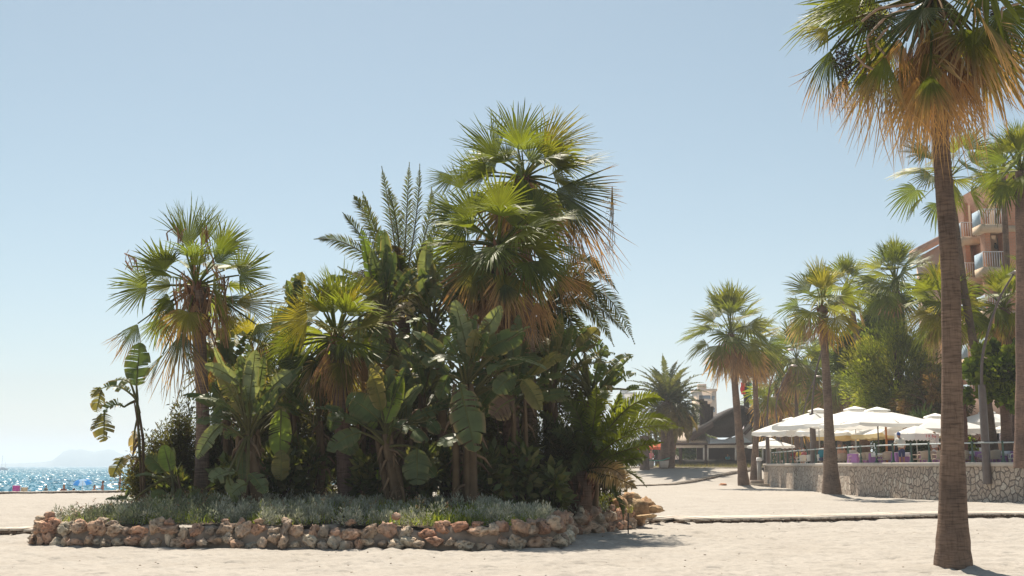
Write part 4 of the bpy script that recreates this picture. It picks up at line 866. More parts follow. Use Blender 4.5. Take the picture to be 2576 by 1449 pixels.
# broad leafed bushes in the shade at the foot of the palms
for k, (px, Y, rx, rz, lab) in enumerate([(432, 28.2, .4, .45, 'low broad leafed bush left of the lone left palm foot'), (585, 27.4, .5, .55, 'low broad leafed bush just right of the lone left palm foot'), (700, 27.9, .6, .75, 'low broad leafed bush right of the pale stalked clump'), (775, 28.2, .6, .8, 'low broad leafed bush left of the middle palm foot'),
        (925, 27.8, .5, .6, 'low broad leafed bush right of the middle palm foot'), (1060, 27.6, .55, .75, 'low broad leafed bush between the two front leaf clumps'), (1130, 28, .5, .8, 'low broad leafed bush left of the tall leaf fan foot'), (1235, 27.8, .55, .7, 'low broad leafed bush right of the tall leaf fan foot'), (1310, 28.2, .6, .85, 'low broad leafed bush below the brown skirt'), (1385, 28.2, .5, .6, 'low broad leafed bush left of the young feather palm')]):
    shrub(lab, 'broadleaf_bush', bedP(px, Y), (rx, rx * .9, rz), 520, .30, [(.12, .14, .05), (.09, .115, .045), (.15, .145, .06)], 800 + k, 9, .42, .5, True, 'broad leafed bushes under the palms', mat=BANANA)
# dark undergrowth shrubs
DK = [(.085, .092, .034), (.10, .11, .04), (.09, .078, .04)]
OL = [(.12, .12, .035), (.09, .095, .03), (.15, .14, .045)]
g_sh = 'dark shrubs under the palms'
for k, (px, Y, rx, rz, n, sz, cols, asp, lab) in enumerate([
        (365, 28.6, .55, .75, 2600, .10, OL, .45, 'yellowish twiggy shrub at the left end of the bed beneath the leaning plant'),
        (405, 30, .6, 1.25, 3000, .13, DK, .25, 'dark upright conifer-like shrub behind the left end of the bed'),
        (450, 30.5, .6, 1.45, 3000, .13, DK, .25, 'taller dark feathery shrub left of the lone palm trunk'),
        (560, 31, .8, 1.3, 3200, .13, DK, .3, 'dark feathery shrub right behind the lone palm trunk'),
        (720, 30, .9, 1.25, 3600, .12, DK + OL[1:2], .35, 'dark fine leafed shrub left of the middle palm trunk'),
        (800, 31, .8, 1.3, 3200, .13, DK, .35, 'dark shrub hidden just behind the middle palm trunk'),
        (930, 30.5, .8, 1.1, 3200, .13, DK, .4, 'dark shrub right of the middle palm trunk'),
        (1080, 30.5, .8, 1.6, 3600, .12, DK + OL[1:2], .35, 'olive mottled shrub behind the bright upright leaf'),
        (1210, 29.6, .8, 1.2, 3600, .13, DK, .3, 'dark shrub under the broad palm with the brown skirt'),
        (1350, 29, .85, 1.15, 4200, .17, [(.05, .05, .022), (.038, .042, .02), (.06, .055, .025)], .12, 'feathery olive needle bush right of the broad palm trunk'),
        (1440, 31.5, .9, 1.3, 3600, .13, DK, .3, 'dark shrub behind the young feather palm'),
        (1290, 32.5, 1.0, 1.7, 3600, .15, DK, .3, 'dark shrub filling the back of the bed behind the broad palm'),
        (650, 33, 1.0, 1.5, 3200, .15, DK, .3, 'dark shrub at the back of the bed behind the big leaf clump'),
        (980, 33, 1.1, 1.8, 3600, .15, DK, .3, 'dark shrub at the back of the bed in the middle'),
        (400, 33.5, 1.1, .75, 2600, .13, DK, .35, 'low dark shrub at the far left back of the bed'), (530, 35, 1.2, .8, 2600, .13, DK, .35, 'low dark shrub at the back behind the lone palm'), (760, 35.5, 1.3, .8, 2600, .13, DK, .35, 'low dark shrub at the back behind the middle palm'),
        (870, 34, 1.2, .9, 2600, .13, DK, .35, 'low dark shrub at the back just right of the middle palm trunk'), (1120, 35.5, 1.3, .9, 2600, .13, DK, .35, 'low dark shrub at the back behind the tall thin leaf plants'), (1180, 33, 1.0, 1.5, 2600, .13, DK, .35, 'dark shrub at the back left of the broad palm trunk'), (1400, 34.5, 1.3, 1.0, 2600, .13, DK, .35, 'low dark shrub at the back behind the drooping feather palm'),
        (1510, 33, .8, .9, 2600, .13, DK, .35, 'low dark shrub at the back behind the young feather palm'), (1260, 34.5, 1.2, 1.0, 2600, .13, DK, .35, 'low dark shrub at the back behind the broad palm'),
        (1530, 31.6, .35, .28, 900, .06, [(.10, .13, .03), (.14, .15, .04)], .4, 'small green shrub by the boulders at the right end of the bed')]):
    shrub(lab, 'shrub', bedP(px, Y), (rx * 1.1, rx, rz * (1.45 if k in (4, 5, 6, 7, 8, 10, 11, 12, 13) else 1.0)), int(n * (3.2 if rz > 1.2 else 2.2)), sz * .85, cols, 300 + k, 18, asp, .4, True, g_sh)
# ------------------------------------------------------------------ terrace: wall, coping, floor, railing
def ubox(mb, c, d, col=(1, 1, 1), rz=0):
    mb.box(c, d, col, rz); v = mb.v[-1]; base = v.copy(); n0 = mb.n - 8; mb.v.pop(); mb.c.pop(); mb.f.pop(); mb.uv.pop(); mb.n -= 8
    for f in ([0, 1, 5, 4], [1, 2, 6, 5], [2, 3, 7, 6], [3, 0, 4, 7], [4, 5, 6, 7], [0, 3, 2, 1]):
        q = base[f]; e = np.linalg.norm(q[1] - q[0]); h = np.linalg.norm(q[3] - q[0]); z0 = q[0][2]; u0 = q[0][0] + q[0][1]
        mb.add(q, [[0, 1, 2, 3]], col, [(u0, z0), (u0 + e, z0), (u0 + e, z0 + h), (u0, z0 + h)])
TZ = 1.5
wl = [(1925, 100), (2012, 82), (2067, 75), (2156, 66), (2220, 61.5), (2364, 57), (2466, 55), (2576, 53), (2760, 50.5)]
wallp = np.array([(XP(px, Y), Y) for px, Y in wl])
wp = resample(wallp, .5)
for _ in range(60): wp[1:-1] = (wp[:-2] + 2 * wp[1:-1] + wp[2:]) / 4; wn_ = np.gradient(wp, axis=0); wn_ = np.stack([wn_[:, 1], -wn_[:, 0]], -1); wn_ /= np.linalg.norm(wn_, axis=1)[:, None]
if wn_[len(wn_) // 2] @ np.array([-1, -1]) < 0: wn_ = -wn_          # outward: towards the beach
def sweep(mb, path, nrm, prof, col, uv=False):
    k = len(prof); s = np.concatenate([[0], np.cumsum(np.linalg.norm(np.diff(path, axis=0), axis=1))])
    v = [(*(p + n * o), z) for p, n in zip(path, nrm) for o, z in prof]
    u = [(si, z) for si in s for o, z in prof]
    i, j = np.meshgrid(np.arange(len(path) - 1), np.arange(k - 1), indexing='ij')
    mb.add(v, np.stack([i * k + j, (i + 1) * k + j, (i + 1) * k + j + 1, i * k + j + 1], -1).reshape(-1, 4), col, u if uv else None)
tw = thing('terrace_wall', 'long retaining wall of pale rubble stone below the restaurant terrace', 'wall', (*wallp[4], 0))
mb = MB(); sweep(mb, wp, wn_, [(.22, -.4), (.10, .7), (.04, 1.58)], (1, 1, 1), True); mb.build('masonry', MASON, tw)
mb = MB(); sweep(mb, wp, wn_, [(.02, 1.56), (.15, 1.57), (.16, 1.74), (.14, 1.755), (-.35, 1.755), (-.36, 1.45)], (.50, .45, .40)); mb.build('coping', PLASTER, tw)
for k, px in enumerate((2008, 2152)):       # buttresses
    Yb = float(np.interp(px, [a for a, b in wl], [b for a, b in wl])); x = XP(px, Yb)
    mb = MB(); ubox(mb, (x + .12, Yb - .1, .5), (.55, .55, 1.9), rz=R(25)); mb.build('buttress', MASON, tw)
mb = MB(); inner = wp - wn_ * .3
poly = [(p[0], p[1]) for p in inner[::4]] + [(wp[-1][0], wp[-1][1]), (120, 50), (120, 118), (24, 118)]
bm = bmesh.new(); vs = [bm.verts.new((x, y, TZ)) for x, y in poly]; bm.faces.new(vs); bmesh.ops.triangulate(bm, faces=bm.faces); bm.verts.index_update()
mb.add([v.co[:] for v in bm.verts], [[v.index for v in f.verts] for f in bm.faces], (.42, .36, .30)); bm.free()
struct(mb.build('terrace_floor', PLASTER), 'paved floor of the restaurant terrace')

def wallpos(px, off=0.0):
    Yb = float(np.interp(px, [a for a, b in wl], [b for a, b in wl])) + off
    return np.array([XP(px, Yb, 1.7), Yb])
rail = thing('railing', 'green post railing with a pale tube rail along the terrace edge', 'railing', (*wallpos(2206), 1.75))
ppx = [1942, 1950, 1959, 1972, 1982, 1995, 2010, 2032, 2053, 2079, 2105, 2135, 2167, 2206, 2248, 2294, 2339, 2392, 2448, 2525, 2600]
tops = []
for px in ppx:
    x, y = wallpos(px, .15); mb = MB()
    mb.lathe((x, y, 1.75), [(.13, 0), (.13, .03), (.075, .1), (.055, .35), (.045, .7), (.05, .84), (.07, .87), (.065, .93), (.02, .97)], 8, (.055, .10, .075))
    mb.build('post', METAL, rail, smooth=True); tops.append((x, y, 2.63))
mb = MB()
for a, b in ((0, 8), (8, 18), (19, 20)): mb.tube(tops[a:b + 1], .035, 6, (.50, .54, .54))
mb.tube([np.array(tops[18]), np.array(tops[18]) + (.9, -.25, 0)], .035, 6, (.50, .54, .54)); mb.tube([np.array(tops[19]) - (1.0, -.3, 0), np.array(tops[19])], .035, 6, (.50, .54, .54))
mb.build('rail', METAL, rail, smooth=True)

# ------------------------------------------------------------------ parasols
WH = (.90, .89, .86)
def parasol(label, px, py, Y, half, rz, drop=.75, pole=(.5, .47, .42), sides=4, val=.2, cap=True, group='white parasols over the terrace', col=WH, name='parasol', floor=None, polerad=.03, vcol=None, tilt=None):
    top = W(px, py, Y); fz = TZ if floor is None else floor
    t = thing(name, label, 'parasol', (top[0], top[1], fz), group)
    n = 10; mb = MB(); cor = [np.array([math.cos(rz + (k + .5) * 2 * math.pi / sides), math.sin(rz + (k + .5) * 2 * math.pi / sides)]) * half / math.cos(math.pi / sides) for k in range(sides)]
    T = top - (0, 0, .10)
    for k in range(sides):
        a, b = cor[k], cor[(k + 1) % sides]; vv = []
        for i in range(n + 1):
            f = i / n
            for j in range(n + 1):
                g = j / n; p = (a * (1 - g) + b * g) * f; sag = .07 * half / 2 * math.sin(math.pi * g) * f - .05 * math.sin(math.pi * f)
                edge = -.06 * half * math.sin(math.pi * g) * f * 0
                vv.append(T + (p[0] * (1 - .035 * math.sin(math.pi * g) * f), p[1] * (1 - .035 * math.sin(math.pi * g) * f), -drop * f ** 1.05 + edge - sag * .6))
        i, j = np.meshgrid(np.arange(n), np.arange(n), indexing='ij'); q = i * (n + 1) + j
        mb.add(vv, np.stack([q, q + 1, q + n + 2, q + n + 1], -1).reshape(-1, 4), col)
    mb.build('canopy', CANVAS, t, smooth=True)
    mv = MB()
    for k in range(sides):
        a, b = cor[k], cor[(k + 1) % sides]; m = 24; v1 = []
        for j in range(m + 1):
            g = j / m; p = a * (1 - g) + b * g; sh = 1 - .035 * math.sin(math.pi * g)
            z = -drop - .042 * half / 2 * math.sin(math.pi * g)
            v1.append(T + (p[0] * sh, p[1] * sh, z)); v1.append(T + (p[0] * sh * 1.01, p[1] * sh * 1.01, z - val * (.75 + .25 * abs(math.sin(g * math.pi * 4)))))
        q = np.arange(m) * 2; mv.add(v1, np.stack([q, q + 2, q + 3, q + 1], -1), vcol or col)
    mv.build('valance', CANVAS, t, smooth=True)
    if cap:
        mc = MB(); h2 = half * .2; vv = [top + (0, 0, .06)] + [top + (c[0] * .22, c[1] * .22, -.12) for c in cor] + [top + (c[0] * .225, c[1] * .225, -.19) for c in cor]
        mc.add(vv, [[0, 1 + k, 1 + (k + 1) % sides] for k in range(sides)], col); mc.add(vv, [[1 + k, 1 + sides + k, 1 + sides + (k + 1) % sides, 1 + (k + 1) % sides] for k in range(sides)], col)
        mc.build('vent_cap', CANVAS, t)
    mp_ = MB(); mp_.tube([(top[0], top[1], fz), (top[0], top[1], top[2] - .05)], polerad, 8, pole); mp_.build('pole', METAL, t)
    mr = MB()
    hubz = T + (0, 0, -drop - .12)
    for k in range(sides):
        for c in (cor[k], (cor[k] + cor[(k + 1) % sides]) / 2):
            e = T + (c[0] * .97, c[1] * .97, -drop * .97 - .03); mr.tube([T - (0, 0, .04), e], .014, 4, pole); mr.tube([hubz, T + (c[0] * .5, c[1] * .5, -drop * .5 - .05)], .012, 4, pole)
    mr.build('ribs', METAL, t)
    mf = MB(); mf.box((top[0], top[1], fz + .04), (.7, .7, .08), (.35, .33, .31)); mf.build('base', PLASTER, t)
    return t
DKP = (.10, .08, .07)
parasol('broad white parasol on a dark pole with its ribs showing, nearest over the terrace', 2206, 1026, 65.5, 2.3, R(12), .78, DKP, polerad=.04)
parasol('white parasol with a faint round emblem beside the near lamp post', 2058, 1028, 79.5, 2.2, R(20), 1.0, val=.3)
parasol('white parasol furthest left over the terrace, scalloped edge above the railing end', 1990, 1051, 90.5, 2.1, R(25), .95, val=.3)
parasol('white parasol with a raised cap just behind the palm trunk at the terrace', 2150, 1024, 73, 2.3, R(8), .85)
parasol('low white parasol with a yellowish edge behind the broad near parasol', 2150, 1066, 82, 2.2, R(18), .75, val=.25, vcol=(.75, .55, .25))
parasol('low wide white parasol with a yellowish fringe behind the dark pole', 2262, 1060, 70, 2.1, R(6), .62, val=.28, vcol=(.78, .62, .34))
parasol('white parasol just left of the large foreground trunk', 2352, 1042, 65, 2.0, R(10), .7, val=.3, pole=(.30, .12, .06))
parasol('white parasol between the large foreground trunk and the curved lamp post', 2482, 1032, 70, 1.55, R(15), .62, val=.25)
parasol('white parasol cut off by the right side of the frame', 2592, 1046, 66, 1.5, R(10), .6)
parasol('small white parasol beside the beach bar, beyond the terrace end', 1938, 1103, 106, 1.5, R(20), .55, floor=1.4)
parasol('white parasol half hidden behind the three left parasols', 2095, 1056, 84, 1.9, R(14), .7, val=.25)
parasol('red parasol at the left of the beach bar', 1640, 1107, 124, 1.5, R(10), .65, sides=8, col=(.55, .07, .04), floor=1.5, cap=False, group='parasols by the beach bar')
parasol('orange red parasol with a white corner next to the squat post palm', 1666, 1107, 122, 1.3, R(30), .6, sides=8, col=(.60, .16, .08), floor=1.5, cap=False, group='parasols by the beach bar')
ad = parasol('small white parasol with red lettering on its valance above the white shirted man', 2304, 1066, 62.5, 1.02, R(0), .42, (.6, .56, .48), 8, .34, False, polerad=.022)
RED, nt, p = newmat('red_print'); p.inputs['Base Color'].default_value = (.55, .04, .05, 1); p.inputs['Roughness'].default_value = .8
GREY, nt, p = newmat('grey_print'); p.inputs['Base Color'].default_value = (.45, .42, .45, 1); p.inputs['Roughness'].default_value = .8
def text(name, s, size, loc, rot, mat, parent, ext=.003):
    cu = bpy.data.curves.new(name, 'FONT'); cu.body = s; cu.size = size; cu.align_x = 'CENTER'; cu.align_y = 'CENTER'; cu.extrude = ext; cu.materials.append(mat); cu.resolution_u = 2
    o = bpy.data.objects.new(name + '_tmp', cu); COL.objects.link(o); me = bpy.data.meshes.new_from_object(o.evaluated_get(bpy.context.evaluated_depsgraph_get())); bpy.data.objects.remove(o); bpy.data.curves.remove(cu)
    me.name = name; o = bpy.data.objects.new(name, me); COL.objects.link(o); o.rotation_euler = rot; o.parent = parent
    o.location = Vector(loc) - parent.location; return o
tp = W(2304, 1066, 62.5)
for a, s in ((-112.5, 'F'), (-67.5, 'F Raffey'), (-22.5, 'F Raffey')):
    d = np.array([math.cos(R(a)), math.sin(R(a)), 0]); q = tp + d * 1.075 + (0, 0, -.67)
    text('lettering', s, .21 if len(s) > 1 else .2, q, (R(90), 0, R(a + 90)), RED, ad)
    if len(s) > 1: text('lettering', 'BEBIDAS', .09, q - (0, 0, .13), (R(90), 0, R(a + 90)), GREY, ad)

# ------------------------------------------------------------------ chairs, tables on the terrace
def make_chair(col, name='terrace_chair'):
    t = thing(name, 'x', 'chair', (0, 0, 0)); mb = MB()
    v = []; n = 9
    for i in range(6):
        f = i / 5
        for j in range(n):
            a = R(lerp(-68, 68, j / (n - 1))); rad = .25 + .04 * f
            v.append((math.sin(a) * rad * 1.05, .02 - math.cos(a) * rad * .8 - .05 * f, .40 + .42 * f - .05 * (abs(a) / 1.2) ** 2 * f))
    i, j = np.meshgrid(np.arange(5), np.arange(n - 1), indexing='ij'); q = i * n + j
    mb.add(v, np.stack([q, q + 1, q + n + 1, q + n], -1).reshape(-1, 4), col); o = mb.build('backrest', CLOTH, t, smooth=True)
    md = o.modifiers.new('s', 'SOLIDIFY'); md.thickness = .025
    mb = MB(); mb.box((0, .03, .42), (.50, .48, .06), col); mb.build('seat', CLOTH, t)
    for sx in (-1, 1):
        mb = MB(); mb.tube([(sx * .28, -.14, .62), (sx * .29, .12, .64), (sx * .27, .24, .60), (sx * .25, .26, .42)], .018, 6, np.array(col) * 1.1); mb.build('armrest', CLOTH, t)
        for sy in (-.18, .24):
            mb = MB(); mb.tube([(sx * .22, sy, .40), (sx * .25, sy * 1.08, 0)], [.02, .016], 6, np.array(col) * .9); mb.build('leg', CLOTH, t)
    return t
ch_b, ch_w = make_chair((.42, .34, .27)), make_chair((.72, .68, .62), 'white_chair')
used = {}
chs = [(1999, 3.6, 150, 'b', 'beige wicker chair under the person in dark red'), (2012, 4.5, 190, 'b', 'beige wicker chair under the person in the yellow top'), (2024, 4.6, 120, 'b', 'beige wicker chair under the third diner from the railing end'), (2112, 3.4, 120, 'b', 'beige wicker chair under the blond person by the yellowish palm'), (2126, 4.3, 60, 'b', 'beige wicker chair under the dark haired person by the yellowish palm'), (2146, 6.0, 170, 'b', 'beige wicker chair under the person with long dark hair'), (2076, 4.8, -80, 'b', 'beige wicker chair behind the teal shirted person'),
       (2018, 1.2, 20, 'w', 'white chair at the terrace railing, left of the near lamp post'), (2040, 1.1, -15, 'w', 'white chair at the railing just left of the near lamp post'), (2067, 2.9, -40, 'w', 'low white chair under the person in the teal shirt'),
       (2117, 1.0, 10, 'b', 'beige wicker chair just right of the tall yellowish palm trunk'), (2150, 1.4, 60, 'b', 'beige wicker chair turned sideways, second right of the yellowish palm trunk'), (2178, 1.0, 0, 'b', 'beige wicker chair left of the dark parasol pole'),
       (2192, 1.7, -40, 'b', 'beige wicker chair turned towards the dark parasol pole'), (2222, 1.2, 50, 'b', 'beige wicker chair just right of the dark parasol pole'), (2236, 1.0, -10, 'b', 'grey beige wicker chair left of the purple draped table'),
       (2268, 2.8, 180, 'b', 'beige wicker chair behind the purple draped table, below the white shirted man'), (2304, 1.5, 70, 'b', 'beige wicker chair at the right of the purple draped table'), (2328, 1.0, 5, 'b', 'beige wicker chair with a tall square back, below the lettered parasol'),
       (2342, 1.5, -30, 'b', 'beige wicker chair below the woman in white'), (2364, 1.1, 20, 'b', 'beige wicker chair just left of the large foreground trunk'), (2424, 1.0, -15, 'b', 'beige wicker chair just right of the large foreground trunk'),
       (2458, 2.6, 180, 'b', 'beige wicker chair facing the railing between trunk and curved lamp'), (2478, 1.1, 60, 'b', 'beige wicker chair left of the curved lamp post'), (2503, 1.0, 10, 'b', 'beige wicker chair just right of the curved lamp post'),
       (2542, 2.2, 190, 'b', 'white edged wicker chair facing the railing right of the curved lamp'), (2556, 1.2, 75, 'w', 'white armchair turned sideways near the right side of the frame'), (2574, 1.0, 20, 'b', 'beige wicker chair cut off by the right side of the frame')]
for px, off, rz, k, lab in chs:
    proto = ch_b if k == 'b' else ch_w; o = proto if k not in used else copy_tree(proto); used[k] = 1
    x, y = wallpos(px, off); o.location = (x, y, TZ); o.rotation_euler = (0, 0, R(rz)); tag(o, lab, 'chair', 'chairs on the restaurant terrace')
def make_table():
    t = thing('terrace_table', 'x', 'table', (0, 0, 0)); mb = MB(); mb.box((0, 0, .725), (.8, .8, .03), (.7, .68, .64)); mb.build('tabletop', PAINT, t)
    for sx in (-1, 1):
        for sy in (-1, 1): mb = MB(); mb.tube([(sx * .34, sy * .34, .71), (sx * .34, sy * .34, 0)], .02, 6, (.5, .5, .5)); mb.build('leg', METAL, t)
    return t
def make_cloth():
    t = thing('tablecloth', 'x', 'tablecloth', (0, 0, 0)); r = np.random.default_rng(5); m = 40; v = []
    for i in range(4):
        for k in range(m):
            a = k / m * 4; sd, f = int(a), a - int(a); c = [(-1, -1), (1, -1), (1, 1), (-1, 1)]; p = lerp(np.array(c[sd], float), np.array(c[(sd + 1) % 4], float), f) * .415
            w = 1 + (.05 * math.sin(k * 2.1) + .05) * i / 3
            v.append((p[0] * w, p[1] * w, .748 - i * .19))
    i, j = np.meshgrid(np.arange(3), np.arange(m), indexing='ij'); k = (j + 1) % m
    mb = MB(); mb.add(v, np.stack([i * m + j, i * m + k, (i + 1) * m + k, (i + 1) * m + j], -1).reshape(-1, 4), (.34, .17, .38)); mb.box((0, 0, .752), (.835, .835, .008), (.34, .17, .38)); mb.build('drape', CLOTH, t)
    mb = MB(); mb.box((0, 0, .765), (.62, .9, .012), (.78, .77, .76)); mb.box((0, -.452, .66), (.62, .008, .2), (.78, .77, .76)); mb.build('runner', CLOTH, t); return t
tb, tc_ = make_table(), make_cloth()
for k, (px, off, rz, where) in enumerate([(2265, 1.6, 8, 'below the white shirted man'), (2160, 2.2, 20, 'left of the dark parasol pole'), (2205, 2.6, -10, 'behind the dark parasol pole'), (2345, 2.6, 10, 'below the woman in white'), (2436, 1.8, 5, 'just right of the large foreground trunk'),
        (2470, 2.2, 30, 'left of the curved lamp post'), (2520, 2.0, 12, 'right of the curved lamp post'), (2568, 2.4, 0, 'at the right side of the frame'), (2380, 2.2, 0, 'partly behind the large foreground trunk')]):
    a = tb if k == 0 else copy_tree(tb); b = tc_ if k == 0 else copy_tree(tc_); x, y = wallpos(px, off)
    for o in (a, b): o.location = (x, y, TZ); o.rotation_euler = (0, 0, R(rz))
    tag(a, 'square terrace table under a purple cloth ' + where, 'table', 'terrace tables'); tag(b, 'purple tablecloth with a white runner ' + where, 'tablecloth', 'purple tablecloths')

# ------------------------------------------------------------------ people
def skin_mesh(name, verts, edges, radii, mat, parent, col, sub=1):
    me = bpy.data.meshes.new(name); me.from_pydata([tuple(map(float, v)) for v in verts], edges, []); me.update()
    o = bpy.data.objects.new(name + '_tmp', me); COL.objects.link(o)
    md = o.modifiers.new('k', 'SKIN'); md.use_smooth_shade = True
    for k, rr_ in enumerate(radii): me.skin_vertices[0].data[k].radius = (rr_, rr_) if np.isscalar(rr_) else rr_
    me.skin_vertices[0].data[0].use_root = True
    if sub: o.modifiers.new('s', 'SUBSURF').levels = sub; o.modifiers['s'].render_levels = sub
    dg = bpy.context.evaluated_depsgraph_get(); m2 = bpy.data.meshes.new_from_object(o.evaluated_get(dg))
    bpy.data.objects.remove(o); m2.name = name
    a = m2.color_attributes.get('Col') or m2.color_attributes.new('Col', 'FLOAT_COLOR', 'POINT')
    a.data.foreach_set('color', np.tile([*col, 1.0], len(m2.vertices))); m2.materials.clear(); m2.materials.append(mat)
    o = bpy.data.objects.new(name, m2); COL.objects.link(o); o.parent = parent; return o
def person(label, loc, rz, pose='stand', skin=(.42, .22, .14), shirt=(.7, .68, .64), pants=(.08, .09, .18), hair=(.08, .05, .035), group=None, capcol=None, lean=0., long_hair=False, scale=1.0, bare=False):
    t = thing('person', label, 'person', loc, group); t.rotation_euler = (0, 0, R(rz)); t.scale = (scale,) * 3
    sit = pose == 'sit'; hz_ = .50 if sit else .95; ln = R(lean)
    def T(x, y, z):        # torso space leaning forward (+y)
        return (x, y * math.cos(ln) + z * math.sin(ln), hz_ + z * math.cos(ln) - y * math.sin(ln))
    V, E, Rr = [], [], []
    def ad(p, r_, par=None):
        V.append(p); Rr.append(r_); k = len(V) - 1
        if par is not None: E.append((par, k))
        return k
    pel = ad(T(0, 0, 0), (.15, .11)); wa = ad(T(0, 0, .18), (.135, .10), pel); che = ad(T(0, .01, .38), (.155, .11), wa); nb = ad(T(0, 0, .52), (.07, .065), che); nk = ad(T(0, .01, .59), .052, nb)
    h1 = ad(T(0, .03, .67), (.075, .085), nk); h2 = ad(T(0, .02, .77), (.078, .095), h1); h3 = ad(T(0, .01, .83), (.05, .06), h2); nose = ad(T(0, .125, .71), .014, h1)
    for sx in (-1, 1): ad(T(sx * .085, .01, .70), .016, h1)
    arms = []
    for sx in (-1, 1):
        s1 = ad(T(sx * .19, 0, .47), .06, che)
        if pose == 'reach' : e1 = ad(T(sx * .30, .12, .22), .043, s1); w1 = ad(T(sx * .27, .30, .02), .03, e1)
        elif sit: e1 = ad(T(sx * .25, .06, .20), .043, s1); w1 = ad(T(sx * .16, .30, .20), .03, e1)
        else: e1 = ad(T(sx * .26, -.03, .20), .043, s1); w1 = ad(T(sx * .27, .06, -.04), .03, e1)
        d = unit(np.array(V[w1]) - np.array(V[e1])); pm = ad(tuple(np.array(V[w1]) + d * .06), (.035, .018), w1); arms.append((s1, e1))
        sd_ = unit(np.cross(d, [0, 1, .2]))
        for q, (o_, l_) in enumerate([(-.028, .065), (-.01, .08), (.01, .075), (.028, .06)]):
            f1 = ad(tuple(np.array(V[pm]) + d * .045 + sd_ * o_), .009, pm); ad(tuple(np.array(V[f1]) + d * l_ * .8 + np.array([0, .02, 0])), .007, f1)
        th_ = ad(tuple(np.array(V[pm]) - d * .01 + np.array([0, .04, 0])), .01, pm); ad(tuple(np.array(V[th_]) + d * .035 + np.array([0, .015, 0])), .008, th_)
    legs = []
    for sx in (-1, 1):
        hp = ad((sx * .09, 0, hz_ - .04), .088, pel)
        if sit: kn = ad((sx * .12, .42, hz_ - .02), .06, hp); an = ad((sx * .12, .44, .08), .04, kn)
        else: kn = ad((sx * .10, .02, .50), .06, hp); an = ad((sx * .11, -.01, .09), .042, kn)
        ad((V[an][0], V[an][1] + .16, .035), .035, an); legs.append((hp, kn, an))
    skin_mesh('body', V, E, Rr, SKIN, t, skin, 1)
    if shirt is not None:
        vs_ = [V[pel], V[wa], V[che], V[nb]]; es = [(0, 1), (1, 2), (2, 3)]; rs = [(.18, .15), (.18, .155), (.20, .165), (.10, .10)]
        for s1, e1 in arms: vs_ += [V[s1], tuple(lerp(np.array(V[s1]), np.array(V[e1]), .75))]; n = len(vs_); es += [(2, n - 2), (n - 2, n - 1)]; rs += [.09, .075]
        skin_mesh('shirt', vs_, es, rs, CLOTH, t, shirt, 1)
    vs_ = [tuple(np.array(V[pel]) + (0, 0, .04)), tuple(np.array(V[pel]) - (0, 0, .03))]; es = [(0, 1)]; rs = [(.16, .125), (.165, .13)]
    for hp, kn, an in legs:
        vs_ += [V[hp], V[kn] if not bare else tuple(lerp(np.array(V[hp]), np.array(V[kn]), .3))]; n = len(vs_); es += [(1, n - 2), (n - 2, n - 1)]; rs += [.10, .075 if not bare else .09]
    skin_mesh('trousers' if not bare else 'swimwear', vs_, es, rs, CLOTH, t, pants, 1)
    mb = MB(); v, f = ICO(3); c = np.array(T(0, 0, .77)); vv = v * (.097, .115, .105)
    keep = ~((vv[:, 1] > .045) & (vv[:, 2] < .035)) ; vv[~keep] *= (.8, .6, .8)
    if long_hair: k_ = (vv[:, 1] < 0) & (vv[:, 2] < 0); vv[k_, 2] -= .18
    mb.add(vv + c + (0, -.012 + .03 * math.sin(ln), .01), f, capcol if capcol else hair)
    if capcol: mb.box(c + np.array([0, .13, .03]), (.14, .12, .015), capcol)
    o = mb.build('cap' if capcol else 'hair', CLOTH, t, smooth=True)
    o.data.transform(Matrix.Translation(Vector(t.location))); return t
g_t = 'people on the restaurant terrace'
def onterr(px, Y): return (XP(px, Y, 2.), Y, TZ)
def onsand(px, Y, dz=0): x = XP(px, Y, -.5); return (x, Y, float(base_z(x, Y)) + dz)
person('person in a white shirt and blue cap leaning over a table, seen from behind', onterr(2269, 61), 10, 'reach', shirt=(.72, .68, .60), pants=(.05, .06, .16), capcol=(.06, .11, .30), group=g_t, lean=18)
person('person with tied up hair in a white top standing left of the large trunk', onterr(2353, 62), -60, 'stand', shirt=(.75, .73, .70), pants=(.7, .68, .66), hair=(.22, .12, .05), group=g_t)
person('person in a teal shirt seated beside the near lamp post', onterr(2067, 77.6), -40, 'sit', shirt=(.03, .20, .26), group=g_t, lean=20, scale=1.1)
person('person with light brown hair seated close behind the teal shirt', onterr(2076, 79), -80, 'sit', shirt=(.3, .06, .08), hair=(.2, .1, .05), group=g_t, scale=1.1, long_hair=True)
person('blond person seated just right of the yellowish palm trunk', onterr(2112, 73.8), 120, 'sit', shirt=(.5, .28, .2), hair=(.35, .22, .10), group=g_t, long_hair=True)
person('dark haired person seated second right of the yellowish palm trunk', onterr(2126, 73.4), 60, 'sit', shirt=(.45, .25, .18), hair=(.10, .05, .03), group=g_t, long_hair=True)
person('person with long dark hair seated under the raised parasol cap', onterr(2146, 73), 170, 'sit', shirt=(.55, .5, .48), hair=(.05, .03, .03), group=g_t, long_hair=True)
person('person in dark red seated behind the railing, leftmost of the diners', onterr(1999, 88.4), 150, 'sit', shirt=(.25, .05, .06), group=g_t)
person('person in a yellow top seated second from the left end of the railing', onterr(2012, 86.6), 190, 'sit', shirt=(.55, .40, .10), hair=(.14, .08, .04), group=g_t)
person('dark haired person seated third from the left end of the railing', onterr(2024, 85), 120, 'sit', shirt=(.40, .12, .12), group=g_t)
person('person in orange at the right behind the trunk by the curved lamp', onterr(2552, 66), 100, 'stand', shirt=(.55, .16, .06), pants=(.4, .2, .15), group=g_t)
g_b = 'people at the water'
person('bather standing waist up beyond the sand at the left edge of the bed', onsand(301, 108, -.15), 120, 'stand', shirt=None, bare=True, pants=(.35, .04, .10), skin=(.26, .12, .08), group=g_b)
